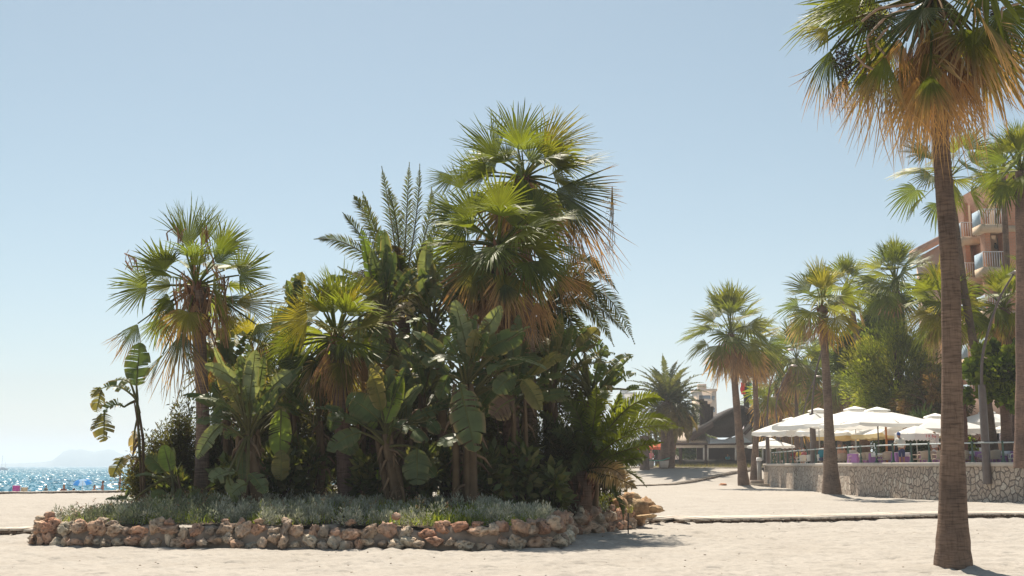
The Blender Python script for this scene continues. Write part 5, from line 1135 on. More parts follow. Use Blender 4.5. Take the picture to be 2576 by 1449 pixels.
person('person in a red swimsuit sitting on the sand right of the blue parasol', onsand(258, 104, -.35), 90, 'sit', shirt=None, bare=True, pants=(.6, .03, .04), skin=(.30, .13, .09), group=g_b)
person('person with red brown hair sitting low on the sand left of the blue parasol', onsand(160, 100, -.62), 180, 'sit', shirt=(.25, .10, .08), hair=(.28, .12, .05), group=g_b, long_hair=True)
person('person lying low with only a dark head showing under the blue parasol', onsand(185, 100, -.95), 90, 'sit', shirt=(.1, .1, .12), hair=(.03, .03, .04), group=g_b)
person('swimmer with a dark head out in the bright water', (XP(117, 140), 140, -2.45), 0, 'stand', shirt=None, bare=True, pants=(.05, .05, .1), hair=(.03, .03, .03), group=g_b)
person('pale person sitting low right of the blue parasol', onsand(237, 102, -.72), 150, 'sit', shirt=(.6, .4, .33), group=g_b)
person('person in a blue shirt seated inside the beach bar', (XP(1832, 134), 134, 1.55), 180, 'sit', shirt=(.08, .40, .50), group='people in the beach bar')
person('dark dressed person standing inside the left bay of the beach bar', (XP(1662, 134), 134, 1.6), 120, 'stand', shirt=(.06, .05, .07), group='people in the beach bar')
person('person in pink standing under the red parasol', (XP(1639, 126), 126, 1.4), 180, 'stand', shirt=(.5, .22, .25), pants=(.2, .2, .25), group='people in the beach bar')

# ------------------------------------------------------------------ beach things
def beach_chair(label, px, Y, w, h, col, rz):
    x, y, z = onsand(px, Y); t = thing('beach_chair', label, 'beach chair', (x, y, z), 'folding beach chairs by the water')
    m = Matrix.Rotation(R(rz), 3, 'Z'); tr = lambda p: np.array(m @ Vector(p)) + (x, y, z)
    mb = MB(); 
    for k in range(8): a, b = tr((-w / 2, -.05 + .0 * k, .25 + k * (h - .25) / 8)), tr((w / 2, -.05, .25 + k * (h - .25) / 8)); mb.bar(a + (0, 0, .04), b + (0, 0, .04), .02, (h - .25) / 8 * .93, np.array(col) * (1.12 if k % 2 else .95))
    mb.build('backrest', CLOTH, t)
    mb = MB(); mb.bar(tr((0, 0, .25)), tr((0, .45, .28)), w, .03, col); mb.build('seat', CLOTH, t)
    mb = MB()
    for sx in (-1, 1): mb.tube([tr((sx * w / 2, -.07, 0)), tr((sx * w / 2, -.06, h + .03))], .016, 5, (.7, .7, .7)); mb.tube([tr((sx * w / 2, -.05, .45)), tr((sx * w / 2, .42, .45)), tr((sx * w / 2, .40, 0))], .016, 5, (.7, .7, .7))
    mb.tube([tr((-w / 2, -.06, h + .03)), tr((w / 2, -.06, h + .03))], .016, 5, (.7, .7, .7)); mb.build('frame', METAL, t)
beach_chair('bright pink folding beach chair standing by the water', 41, 101, .62, .82, (.62, .06, .36), 8)
beach_chair('cream striped folding beach chair beside the pink one', 62, 101, .60, .62, (.68, .50, .28), -10)
def bparasol():
    t = thing('beach_parasol', 'tilted blue and white beach parasol by the water', 'parasol', onsand(208, 104)); c = W(208, 1215, 104); mb = MB(); n = 8
    m = Matrix.Rotation(R(-9), 3, 'Y') @ Matrix.Rotation(R(-12), 3, 'X')
    for k in range(n):
        a0, a1 = k / n * 6.283, (k + 1) / n * 6.283; v = []
        for i in range(6):
            f = i / 5
            for a in (a0, (a0 + a1) / 2, a1): v.append(np.array(m @ Vector((.85 * math.sin(f * 1.2) / .93 * math.cos(a), .85 * math.sin(f * 1.2) / .93 * math.sin(a), .42 * math.cos(f * 1.35)))) + c - (0, 0, .12))
        q = np.array([[i * 3 + j, i * 3 + j + 1, i * 3 + j + 4, i * 3 + j + 3] for i in range(5) for j in range(2)])
        mb.add(v, q, (.03, .22, .60) if k % 2 else (.35, .52, .72))
    mb.build('canopy', CANVAS, t, smooth=True)
    mb = MB(); mb.tube([np.array(t.location), c + (0, 0, .25)], .02, 6, (.6, .6, .6)); mb.build('pole', METAL, t)
bparasol()
# sail boat
x, y = XP(8, 900), 900.; bt = thing('sailing_boat', 'small white sailing boat with bare masts far out at sea', 'boat', (x, y, -1.5))
mb = MB(); v = []
for i in range(11):
    f = i / 10; w = 1.2 * math.sin(math.pi * min(1, f * .8 + .2)) ** .6 * (1 - .0 * f); xx = -3.4 + 7.2 * f
    v += [(x + xx, y - w, -.25), (x + xx * .95, y - w * .6, -1.7), (x + xx * .95, y + w * .6, -1.7), (x + xx, y + w, -.25)]
q = np.array([[i * 4 + j, i * 4 + (j + 1) % 4, (i + 1) * 4 + (j + 1) % 4, (i + 1) * 4 + j] for i in range(10) for j in range(4)]); mb.add(v, q, (.55, .56, .60)); mb.box((x - .3, y, 0), (3, 1.3, .8), (.40, .42, .46), taper=.85); mb.build('hull', PAINT, bt)
mb = MB(); mb.tube([(x - 1.0, y, 0), (x - 1.0, y, 9.2)], .09, 6, (.4, .4, .42)); mb.build('mast', METAL, bt); mb = MB(); mb.tube([(x + 1.6, y, 0), (x + 1.5, y, 4.3)], .07, 6, (.4, .4, .42)); mb.tube([(x - 1, y, 9), (x + 3.6, y, -.2)], .025, 4, (.4, .4, .42)); mb.build('rigging', METAL, bt)

# boardwalks
def boardwalk(name, pts, width, label, pitch=.32, post=None):
    p = resample(np.array(pts, float), pitch); g = np.gradient(p, axis=0); mb = MB(); r = np.random.default_rng(len(p))
    for q in range(len(p)):
        z = float(base_z(p[q][0], p[q][1])) + .09 + r.normal(0, .008); a = math.atan2(g[q][1], g[q][0])
        mb.box((p[q][0], p[q][1], z), (pitch * .86, width, .045), np.array((.52, .45, .38)) * r.uniform(.85, 1.12), a + r.normal(0, .012))
        if q:
            n = np.array([-math.sin(a), math.cos(a)])
            for s_ in (-1, 1): A, B = p[q - 1] + n * s_ * width * .42, p[q] + n * s_ * width * .42; mb.bar((*A, z - .07), (*B, z - .07), .05, .06, (.16, .11, .08))
    struct(mb.build(name, WOOD), label)
def gp(px, py):
    v = (724.5 - py) / FP; t = -CAMZ / (SP + v * CP); return ((px - 1288) / FP * t, t * (CP - v * SP))
boardwalk('boardwalk', [gp(1560, 1309), gp(1700, 1313), gp(1950, 1309), gp(2200, 1303), gp(2400, 1298), gp(2640, 1297)], 2.0, 'pale slatted wooden boardwalk crossing the sand on the right')
boardwalk('boardwalk', [gp(1500, 1226), gp(1700, 1219.5), gp(1800, 1217.5), gp(1925, 1215.5)], 1.0, 'second slatted boardwalk further back towards the terrace end', .4)
boardwalk('boardwalk', [gp(-120, 1341), gp(120, 1339.5)], 1.0, 'short stretch of boardwalk at the left edge of the bed')
boardwalk('boardwalk', [gp(-160, 1243.5), gp(60, 1241.5), gp(200, 1239.5), gp(420, 1236)], 1.1, 'far boardwalk along the crest of the beach at the left', .4)
boardwalk('boardwalk', [(8, 116), (16, 114.5), (24, 113.5)], 1.2, 'furthest boardwalk in front of the beach bar', .45)
mb = MB(); a = W(1580, 1333, 29); mb.tube([(a[0], a[1], -.1), (a[0] + .01, a[1], .48)], .018, 6, (.04, .035, .03)); tag(mb.build('stake', METAL), 'thin dark stake in the sand at the end of the near boardwalk', 'stake')
# bits on the sand
r = np.random.default_rng(44); mb = MB()
for k in range(260):
    px, py = r.uniform(0, 2576), r.uniform(1225, 1449); x, y = gp(px, py)
    if bed_frac(x, y) < 1.12 or x > 17: continue
    s_ = r.uniform(.006, .02); c = [(.18, .13, .09), (.32, .25, .18), (.62, .58, .52)][r.choice(3, p=[.5, .3, .2])]
    v, f = ICO(1); mb.add(v * (s_ * r.uniform(1, 2.2), s_, s_ * .5) @ np.array(Matrix.Rotation(r.uniform(0, 6), 3, 'Z')).T + (x, y, float(terrain_z(np.array(x), np.array(y))) + s_ * .3), f, c)
struct(mb.build('beach_debris', SOIL), 'small twigs, shells and pebbles lying on the sand', 'stuff')
for k, (px, py, s_, c, lab) in enumerate([(1818, 1221, .22, (.40, .22, .14), 'brown clod on the sand left of the slender palm base'), (1850, 1219, .16, (.5, .45, .4), 'pale stone on the sand left of the two far palms')]):
    x, y = gp(px, py); mb = MB(); rock_mesh(mb, (x, y, .06), (s_ * 1.6, s_, s_ * .6), c, 700 + k); tag(mb.build('stone', ROCK), lab, 'stone')

# ------------------------------------------------------------------ street lamps
def lamp(label, pts, Y, base_py, headpx, thick=.13, ph=3.6, floor=0., dy=0):
    P = [W(px, py, Y) for px, py in pts]; b = P[0].copy(); b[2] = floor
    if floor == .78: b[0] = P[0][0] = P[1][0] = XP(2487, Y)
    t = thing('street_lamp', label, 'street lamp', b, 'curved street lamps of the promenade')
    mb = MB(); mb.tube([b, (b + P[0]) / 2, P[0]], [thick * 1.15, thick * 1.05, thick], 10, (.13, .10, .09)); mb.build('post', METAL, t, smooth=True)
    S = resample(np.array(P), .4); S = np.vstack([S, P[-1]])
    for _ in range(6): S[1:-1] = (S[:-2] + 2 * S[1:-1] + S[2:]) / 4
    mb = MB(); mb.tube(S, np.linspace(.075, .045, len(S)), 8, (.14, .10, .085)); mb.build('arm', METAL, t, smooth=True)
    h = W(*headpx, Y); mb = MB(); mb.lathe(h, [(.02, .10), (.2, .08), (.34, .02), (.36, -.02), (.3, -.06), (.02, -.07)], 14, (.30, .26, .24)); mb.build('lamp_head', METAL, t, smooth=True)
lamp('curved brown street lamp in front of the terrace wall at the right', [(2481, 968), (2480, 900), (2490, 820), (2512, 745), (2550, 690)], 54.5, 1195, (2562, 685), .17, floor=.78)
lamp('curved street lamp beside the yellowish palm trunk, its head hidden in the fronds', [(2043, 1040), (2045, 990), (2052, 930), (2072, 866), (2108, 790)], 79, 1165, (2118, 784), .19, floor=TZ)
lamp('far curved street lamp arching over from the terrace end, its head the highest', [(1930, 1090), (1931, 1000), (1941, 950), (1962, 905), (1980, 882)], 100, 1165, (1988, 880), .16, floor=1.2)
lamp('far curved street lamp with a lower head, second from the terrace end', [(1957, 1090), (1950, 1020), (1958, 985), (1975, 945), (1988, 923)], 106, 1165, (1996, 920), .16, floor=1.3)
lamp('small far curved street lamp right of the two arching ones', [(2016, 1080), (2022, 1030), (2035, 985), (2048, 955)], 112, 1165, (2057, 947), .14, floor=TZ)
mb = MB(); b = W(1911, 1205, 98); t = thing('bollard', 'white topped grey bollard at the end of the terrace wall', 'bollard', (b[0], b[1], 0)); mb.box((b[0], b[1], 1.0), (.32, .32, 2.0), (.38, .35, .32)); mb.build('shaft', PLASTER, t); mb = MB(); mb.box((b[0], b[1], 2.12), (.42, .42, .28), (.85, .84, .82), taper=.8); mb.build('cap', PLASTER, t)
mb = MB(); b = W(1903, 1207, 97); t = thing('step_block', 'low dark step beside the bollard at the wall end', 'step', (b[0], b[1], 0)); mb.box((b[0], b[1], .2), (1.0, .8, .5), (.28, .22, .18)); mb.build('tread', PLASTER, t); mb = MB(); mb.box((b[0] + .05, b[1] - .7, .06), (1.5, .7, .24), (.42, .35, .28)); mb.build('lower_tread', PLASTER, t)

# ------------------------------------------------------------------ palms on the right
def sandP(px, Y, z=None):
    x = XP(px, Y, 0 if z is None else z); return np.array([x, Y, (float(base_z(x, Y)) - .1) if z is None else z])
big = [.30, .235, .205, .18, .165, .158, .152, .148, .146, .143, .14, .135, .13, .13, .125]
def fruits(t, r):
    for px, py, n in [(2120, 150, 5), (2185, 60, 4), (2255, 40, 3), (2470, 30, 4), (2530, 70, 4), (2150, 190, 4)]:
        mb = MB(); c = W(px, py, 19.1 + r.uniform(-.3, .3))
        for k in range(n): leaf_cloud(mb, c + r.normal(0, .12, 3), (.14, .14, .3), 260, .03, [(.07, .05, .03), (.12, .07, .04), (.05, .05, .03)], r, aspect=.8)
        mb.build('fruit_sprays', DRY, t)
    for p in [[(2290, 20), (2230, 40), (2180, 95), (2190, 140)], [(2300, 10), (2210, 20), (2160, 60)], [(2240, 60), (2200, 110), (2235, 145)], [(2150, 135), (2175, 165), (2215, 183)], [(2600, 0), (2520, 20), (2515, 75)], [(2470, 0), (2478, 40), (2472, 75)]]:
        mb = MB(); q = np.array([W(*a, 18.7) for a in p]); mb.tube(resample(np.vstack([q, q[-1:] + 1e-3]), .08), .022, 5, (.48, .34, .25)); mb.build('flower_sheath', DRY, t)
cm = lambda zx, zy: (1978 + zx * .3174, zy * .3174)
HM = W(2350, -12, 19.3)
fan_palm('tall foreground fan palm with a thick brown skirt, its top cut off by the frame', sandP(2398, 19.3, 0), HM, big, 'foreground palms',
    K(cm, [(600, -10, 130, 60, 50, G2, G1, 1.2, -.4, -.6, FC), (560, 60, 150, 230, 46, G1, G2, 1.2, -.2, -.3, FU), (330, 230, 150, 380, 48, GY, G1, 1.1, 0, 0, FC), (1080, 65, 880, 440, 72, GB, GB, 1.15, -1.2, -1.4, FL),
           (350, 400, 270, 800, 55, G3, T3, .7, 0, 0, FC), (780, 440, 700, 1060, 46, G3, T2, .5, -.8, -.9, FC), (1140, 590, 1130, 1080, 66, G3, T2, .5, -1.0, -1.0, FC), (1390, 220, 1680, 640, 55, G1, T2, .6, -.7, -.6, FC),
           (1420, 580, 1450, 1080, 40, T1, T2, .4, -.7, -.7, FC), (1800, 20, 1980, 270, 44, G1, G2, 1.1, -.2, 0, FU), (1680, 400, 1900, 700, 50, G3, T2, .6, -.4, -.3, FC), (1040, 600, 960, 1130, 40, T1, T2, .4, -.6, -.6, FC),
           (1250, 560, 1290, 1150, 42, T1, T2, .4, -.8, -.8, FC), (900, 300, 820, 720, 50, T1, T1, .5, -.4, -.4, FC), (1200, 150, 1190, 520, 55, GY, T2, .5, -.5, -.5, FC), (1550, 480, 1600, 900, 46, G3, T2, .6, 0, 0, FC), (480, 600, 400, 860, 40, T3, T1, .5, .2, .2, FC),
           (700, -200, 300, -60, 60, G1, G2, 1.2, -.3, -.5, FC), (1700, -120, 2000, -100, 60, G1, G2, 1.2, -.3, -.5, FC), (620, 560, 560, 930, 44, G3, T2, .5, -.3, -.3, FC)]),
    nrand=34, Rd=1.15, rk=dict(el=(85, -66), nseg=34, rows=6, dry_from=-26, pet=1.05), kY=19.3, sk=46, skk=dict(drop=1.35, spread=(10, 24), nseg=24, rows=6, top=.35), seed=21, mid=[W(2396, 1100, 19.3), W(2392, 700, 19.3), W(2370, 400, 19.3), W(2352, 150, 19.3)], boots=40, bark=(.20, .145, .115), extra=fruits, nsides=24)
g_p = 'fan palms along the promenade'
fan_palm('fan palm in front of the terrace wall with several yellowed fronds', sandP(2093, 61.6), W(2068, 772, 61.6), [.56, .36, .26, .22, .21, .2, .2], g_p, nrand=24, Rd=1.5, rk=dict(el=(88, -38), yel=.38, nseg=26, dry_from=-25), sk=5, skk=dict(drop=.75, spread=(24, 44)), seed=62, boots=40, bark=(.20, .15, .12), mid=[W(2082, 1000, 61.6)])
fan_palm('slender fan palm on the sand with a big brown skirt, left of a twin', sandP(1872, 88), W(1838, 838, 88), [.46, .30, .26, .24, .22], g_p, nrand=36, Rd=2.25, rk=dict(el=(88, -50), nseg=24, dry_from=-38), sk=26, skk=dict(drop=1.1, spread=(22, 44)), seed=63, mid=[W(1853, 1020, 88)], boots=10)
fan_palm('slender fan palm right behind its twin, lower with a browner crown', sandP(1897, 99), W(1896, 868, 99), [.42, .26, .22, .2, .2], g_p, nrand=24, Rd=1.95, rk=dict(el=(60, -55), nseg=24, yel=.2, dry_from=-25), sk=22, skk=dict(drop=1.0, spread=(22, 44)), seed=64, mid=[W(1903, 1050, 99)], boots=10)
fan_palm('fan palm leaning behind the yellowed palm, left of the tall green crown', sandP(2176, 84, TZ), W(2133, 730, 84), [.3, .24, .21, .2], g_p, nrand=24, Rd=1.65, rk=dict(el=(88, -45), nseg=24, yel=.12, dry_from=-35), sk=4, skk=dict(drop=.6), seed=65, mid=[W(2158, 860, 84)], boots=40)
fan_palm('full green fan palm above the conifer, highest left of the foreground trunk', sandP(2262, 76, TZ), W(2253, 712, 76), [.25, .2, .17, .17], g_p, nrand=38, Rd=1.85, rk=dict(el=(88, -50), nseg=26, dry_from=-60), sk=4, skk=dict(drop=.8), seed=66, boots=40)
fan_palm('palm with a leaning dark trunk, its crown behind the foreground trunk', sandP(2498, 59, TZ), W(2388, 448, 59), [.38, .24, .2, .18, .16], g_p, nrand=20, Rd=1.6, rk=dict(pet=.95, el=(60, -50), nseg=28, rows=6, dry_from=-60), sk=0, seed=67, mid=[W(2480, 1000, 59), W(2452, 880, 59), W(2425, 730, 59), W(2408, 600, 59)], boots=20, bark=(.15, .11, .085))
fan_palm('fan palm at the right frame side, bright green crown over the brick building', sandP(2572, 50, TZ), W(2568, 432, 50), [.36, .27, .24, .22, .22], g_p, nrand=32, Rd=1.3, rk=dict(el=(86, -40), nseg=28, rows=6, dry_from=-60), sk=0, seed=68, boots=40, bark=(.22, .15, .12))
fan_palm('thin trunked fan palm in front of the brick building', sandP(2540, 66, TZ), W(2522, 425, 66), [.3, .2, .17, .15], g_p, nrand=22, Rd=1.35, rk=dict(el=(70, -50), nseg=26, dry_from=-60), sk=2, seed=69, boots=10, mid=[W(2533, 660, 66)])
fan_palm('low bright fan palm just left of the foreground trunk', sandP(2412, 60, TZ), W(2375, 775, 60), [.48, .42, .36, .34], g_p, nrand=34, Rd=1.45, rk=dict(el=(80, -62), nseg=28, rows=6, yel=.06, cols=[G2, GY, G1], dry_from=-48), sk=8, skk=dict(drop=.9), seed=70, boots=10, bark=(.18, .10, .08), mid=[W(2408, 1000, 60)])
fan_palm('low fan palm behind the curved lamp at the right', sandP(2545, 61, TZ), W(2525, 775, 61), [.45, .42, .36, .34], g_p, nrand=30, Rd=1.4, rk=dict(el=(80, -62), nseg=28, rows=6, dry_from=-50), sk=10, skk=dict(drop=1.0), seed=71, boots=10, bark=(.16, .10, .08))
fan_palm('thick dark palm trunk rising under the round leafed tree at the right edge', sandP(2556, 58.5, TZ), W(2590, 690, 58.5), [.45, .40, .36, .34], g_p, nrand=12, Rd=1.0, rk=dict(el=(80, -40), nseg=24), seed=72, boots=5, bark=(.13, .09, .08))
for k, (bx, hx, hy, Y, Rd_, nn_, lab) in enumerate([(2005, 2003, 905, 118, 2.5, 30, 'shaggy brownish far palm left of the yellowed palm trunk'), (1985, 1952, 975, 122, 2.2, 24, 'far palm with a low crown by the far lamp heads'), (2060, 2056, 950, 126, 2.4, 26, 'far palm peeping out behind the yellowed palm trunk'),
        (2113, 2110, 965, 115, 2.6, 28, 'far palm between the yellowed palm and the conifer'), (2145, 2150, 1000, 124, 2.3, 22, 'far palm low beside the conifer'), (1980, 1990, 1045, 130, 1.9, 20, 'small far palm with a spiky crown low over the parasols'), (1933, 1930, 1030, 134, 2.1, 20, 'small far palm at the right of the beach bar roof'), (2090, 2085, 1030, 132, 2.0, 18, 'small far palm right behind the yellowed palm trunk'), (2035, 2030, 1000, 140, 2.2, 20, 'far palm low between the two far lamp poles')]):
    fan_palm(lab, sandP(bx, Y, 1.45), W(hx, hy, Y), [.32, .24, .2, .2], 'distant palms beyond the terrace', nrand=nn_, Rd=Rd_, rk=dict(el=(85, -60), nseg=18, dry_from=-32, yel=.06), sk=14, skk=dict(drop=1.0, nseg=12), seed=80 + k, boots=0, nsides=8)
def fp_far(label, px, hx, hy, Y, seed, bz, n=46, Ld=4.6, squat=False):
    r = np.random.default_rng(seed); base = sandP(px, Y, bz); hub = W(hx, hy, Y)
    t = thing('feather_palm', label, 'palm tree', base, 'feather palms on the far sand'); trunk('trunk', t, [base, hub], [.5, .42, .42, .5], (.17, .125, .10), 12, 60, hub, r, 1.2)
    mb = MB(); feather_random(mb, hub, Ld, n, r, (84, -42), .62, 46, [(.075, .09, .032), (.09, .10, .036), (.06, .075, .03)], .5, (.22, .16, .07), lw=.05); mb.build('crown', LEAF, t)
fp_far('full feather palm on the far sand, left trunk of a pair', 1670, 1678, 1012, 113, 91, 1.1, 70, 4.8)
fp_far('lower feather palm on the far sand, right trunk of a pair', 1684, 1698, 1030, 115, 92, 1.2, 40, 3.7)
b = sandP(1622, 111, .9); t = thing('palm_stump', 'squat bare palm trunk on the far sand beside the green cloth', 'tree stump', b); trunk('trunk', t, [b, b + (0, 0, 3.4)], [.5, .46, .45, .42], (.17, .13, .11), 12, 0); r = np.random.default_rng(5); mb = MB(); feather_random(mb, b + (0, 0, 3.4), 2.2, 16, r, (60, -30), .4, 26, [G3, GE]); mb.build('crown', LEAF, t)

# ------------------------------------------------------------------ other trees and plants by the terrace
def tree(label, name, base, crown, rad, n, size, cols, seed, clumps, aspect, branches, group=None, trunk_r=.25, tcol=(.17, .11, .085), up=.2, shell=.3, off=(0, 0, 0), zmin=None):
    r = np.random.default_rng(seed); base, crown, rad = [np.asarray(a, float) for a in (base, crown, rad)]
    t = thing(name, label, 'tree', base, group); mt, mb = MB(), MB()
    mt.tube([base, lerp(base, crown, .4) + np.asarray(off), crown], [trunk_r * 1.3, trunk_r, trunk_r * .5], 10, tcol)
    for k in range(clumps):
        d = unit(r.normal(size=3)); o = d * rad * r.uniform(.4, 1.0); c = crown + o; f = r.uniform(.15, .32)
        if zmin is not None: c[2] = max(c[2], zmin + f * rad[2] * .6)
        leaf_cloud(mb, c, np.maximum(rad * f, .3), n // clumps, size, np.asarray(cols[r.integers(len(cols))]) * r.uniform(.5, 1.5), r, up, shell, aspect, dirs=d * .8)
        if k < branches: mt.tube([lerp(base, crown, r.uniform(.3, .8)), lerp(crown, c, .4) - (0, 0, .2), c], [trunk_r * .35, trunk_r * .2, .02], 6, tcol)
    mt.build('trunk', BARK, t); mb.build('crown', BUSH, t); return t
PN = [[(.12, .15, .024), (.14, .18, .028)], [(.19, .215, .038), (.14, .17, .028)], [(.24, .25, .045)]]
tree('big bushy conifer with upswept bright green sprays between the palms', 'conifer', sandP(2330, 76, TZ), W(2258, 950, 76), (3.2, 3.2, 3.5), 36000, .26, PN, 201, 150, .22, 30, up=.7, off=(.5, 0, 0), zmin=4.6)
tree('brown drooping lower part of a conifer with bare reddish limbs behind the parasols', 'conifer', sandP(2385, 72, TZ), W(2340, 1000, 72), (2.3, 2.4, 2.2), 12000, .26, [[(.20, .125, .06), (.15, .10, .045)], [(.11, .10, .04)]], 202, 50, .2, 44, up=-.2, zmin=4.2, tcol=(.24, .14, .11))
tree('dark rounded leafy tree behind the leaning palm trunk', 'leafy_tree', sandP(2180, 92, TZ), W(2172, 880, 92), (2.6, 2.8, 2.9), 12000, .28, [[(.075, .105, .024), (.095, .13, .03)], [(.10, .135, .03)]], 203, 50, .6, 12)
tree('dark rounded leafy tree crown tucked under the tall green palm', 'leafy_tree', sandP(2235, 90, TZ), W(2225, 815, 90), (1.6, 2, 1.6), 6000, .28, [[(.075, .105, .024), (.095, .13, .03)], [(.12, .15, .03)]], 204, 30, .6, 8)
tree('round leafed tree with bright yellow green leaves at the right edge', 'leafy_tree', sandP(2540, 56, TZ), W(2520, 950, 56), (1.85, 1.6, 1.5), 5200, .26, [[(.15, .21, .028), (.10, .15, .024)], [(.26, .32, .04), (.2, .26, .03)], [(.08, .12, .02)]], 205, 46, .95, 14, up=.3)
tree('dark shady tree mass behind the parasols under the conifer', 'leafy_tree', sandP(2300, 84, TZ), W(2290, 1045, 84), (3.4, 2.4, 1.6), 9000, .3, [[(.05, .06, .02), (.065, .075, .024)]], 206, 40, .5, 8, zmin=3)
r = np.random.default_rng(9)
def hedge(label, px0, px1, Y, h, w, seed):
    a, b = sandP(px0, Y, TZ), sandP(px1, Y, TZ); t = thing('hedge', label, 'hedge', (a + b) / 2, 'clipped hedges behind the terrace'); mb = MB(); n = 6; r = np.random.default_rng(seed)
    mb.box((a + b) / 2 + (0, 0, h / 2), (b[0] - a[0] - .2, w - .2, h - .1), (.03, .045, .012)); 
    for k in range(5200): pass
    P = np.stack([r.uniform(a[0], b[0], 6000), r.uniform(Y - w / 2, Y + w / 2, 6000), TZ + r.uniform(0, h, 6000)], -1)
    face = r.integers(0, 3, 6000); P[face == 0, 1] = Y - w / 2; P[face == 1, 2] = TZ + h
    D = r.normal(size=(6000, 3)); D[:, 1] -= .6; D[:, 2] += .5; D /= np.linalg.norm(D, axis=1)[:, None]; S = np.cross(D, r.normal(size=(6000, 3))); S /= np.linalg.norm(S, axis=1)[:, None]
    v = np.stack([P, P + D * .05 + S * .03, P + D * .1, P + D * .05 - S * .03], 1); mb.add(v.reshape(-1, 3), np.arange(24000).reshape(-1, 4), np.repeat(np.array((.09, .13, .02)) * r.uniform(.6, 1.3, 6000)[:, None], 4, 0)); mb.build('foliage', BUSH, t)
hedge('clipped green hedge behind the dark parasol pole', 2205, 2268, 74, 1.75, 1.0, 1)
hedge('darker clipped hedge behind the lettered parasol', 2275, 2400, 76, 1.9, 1.0, 2)
P0 = W(2468, 1118, 57); P0[2] = TZ
t = thing('dry_plant', 'dry strappy brown plant left of the curved lamp behind the railing', 'plant', P0); mb = MB(); r = np.random.default_rng(10)
for k in range(60):
    d = unit([r.normal(), r.normal(), 1.1]); L = r.uniform(.7, 1.5); m_ = P0 + d * L * .6; e = P0 + d * L; e[2] -= L * r.uniform(.1, .5); e[:2] += d[:2] * .2; s_ = np.cross(d, [0, 1, 0]) * .025
    mb.add([P0 - s_, P0 + s_, m_ + s_, m_ - s_, e], [[0, 1, 2, 3]], np.array((.34, .22, .12)) * r.uniform(.6, 1.3)); mb.f.append(np.array([[3, 2, 4]]) + mb.n - 5)
mb.build('leaves', DRY, t); mb = MB(); mb.lathe(P0, [(.25, 0), (.32, .35), (.3, .36), (.02, .33)], 12, (.4, .22, .13)); mb.build('pot', PLASTER, t)
shrub('small bright green shrub right of the foreground trunk behind the railing', 'shrub', onterr(2440, 63), (.8, .5, .8), 1800, .13, [(.12, .17, .02), (.07, .11, .02)], 411, 8, .7, group='shrubs on the terrace')
shrub('purple leafed shrub under the parasol right of the foreground trunk', 'shrub', onterr(2462, 64.5), (.9, .5, 1.05), 1600, .14, [(.12, .05, .07), (.09, .05, .05)], 412, 8, .5, group='shrubs on the terrace')
shrub('pinkish flowering shrub between the thick trunks at the right', 'shrub', onterr(2556, 63.5), (.6, .5, 1.1), 1400, .13, [(.22, .09, .12), (.07, .08, .03)], 413, 8, .5, group='shrubs on the terrace')
shrub('spiky dark yucca-like plant behind the parasol left of the foreground trunk', 'shrub', onterr(2340, 69), (1.2, .8, 1.9), 2600, .5, [(.03, .05, .02), (.04, .07, .025)], 414, 9, .07, group='shrubs on the terrace')
for k, (px, Y, z, rx, rz, cols) in enumerate([(1750, 150, 1.6, 3.5, 2.4, [(.06, .09, .03), (.09, .13, .03)]), (1715, 165, 1.6, 5, 4.4, [(.08, .11, .06), (.06, .09, .05)]), (1990, 145, 1.5, 4, 3.4, [(.06, .085, .03), (.08, .10, .035)]), (2075, 142, 1.5, 4.5, 3.6, [(.06, .085, .03)]), (2150, 130, 1.5, 4, 3.4, [(.045, .065, .025)]), (1930, 150, 1.5, 3.5, 3.2, [(.07, .09, .04)]), (1610, 135, 1.5, 2.6, 1.5, [(.05, .07, .025)])]):
    lab = ['bright bushes seen through the open bay of the beach bar', 'greyish green trees behind the thatched lower roof', 'green trees behind the far lamp posts', 'green trees behind the yellowed palm trunk', 'dark trees left of the conifer at the parasols', 'olive trees right behind the beach bar roof', 'dark bushes left of the beach bar under the red parasol'][k]
    shrub(lab, 'bushes', sandP(px, Y, z), (rx, 2, rz), 5000, .4, cols, 420 + k, 14, .5, group='far bushes and trees', cat='bushes')
# dune grass before the bar, lounge thing
mb = MB(); r = np.random.default_rng(12); P = np.stack([r.uniform(13, 25, 1500), r.uniform(117, 121, 1500), np.zeros(1500)], -1); P[:, 2] = base_z(P[:, 0], P[:, 1]); grass(mb, P, .5, [(.14, .15, .05), (.22, .19, .09)], r); struct(mb.build('dune_grass', BUSH), 'thin dry grass on the sand before the beach bar', 'stuff')
b = W(1658, 1175, 112); t = thing('windbreak', 'sagging white windbreak with a green top edge between the far palm trunks', 'windbreak', (b[0], b[1], base_z(b[0], b[1])))
mb = MB(); zb_ = float(base_z(b[0], b[1]))
for (xa, xb, c) in ((-.9, -.5, (.55, .5, .45)), (.15, .85, (.55, .5, .45))): mb.add([(b[0] + xa, b[1], zb_ + .1), (b[0] + xb, b[1] + .1, zb_ + .1), (b[0] + xb + .1, b[1] + .1, zb_ + .75), (b[0] + xa - .12, b[1], zb_ + .7)], [[0, 1, 2, 3]], c)
o = mb.build('end_panel', CLOTH, t); o.modifiers.new('s', 'SOLIDIFY').thickness = .03
mb = MB(); mb.tube([(b[0] - 1.05, b[1], zb_ + .82), (b[0] - .3, b[1] + .05, zb_ + .72), (b[0] + .3, b[1] + .05, zb_ + .76), (b[0] + 1.0, b[1], zb_ + 1.0)], .05, 6, (.10, .32, .24)); mb.build('top_edge', CLOTH, t)

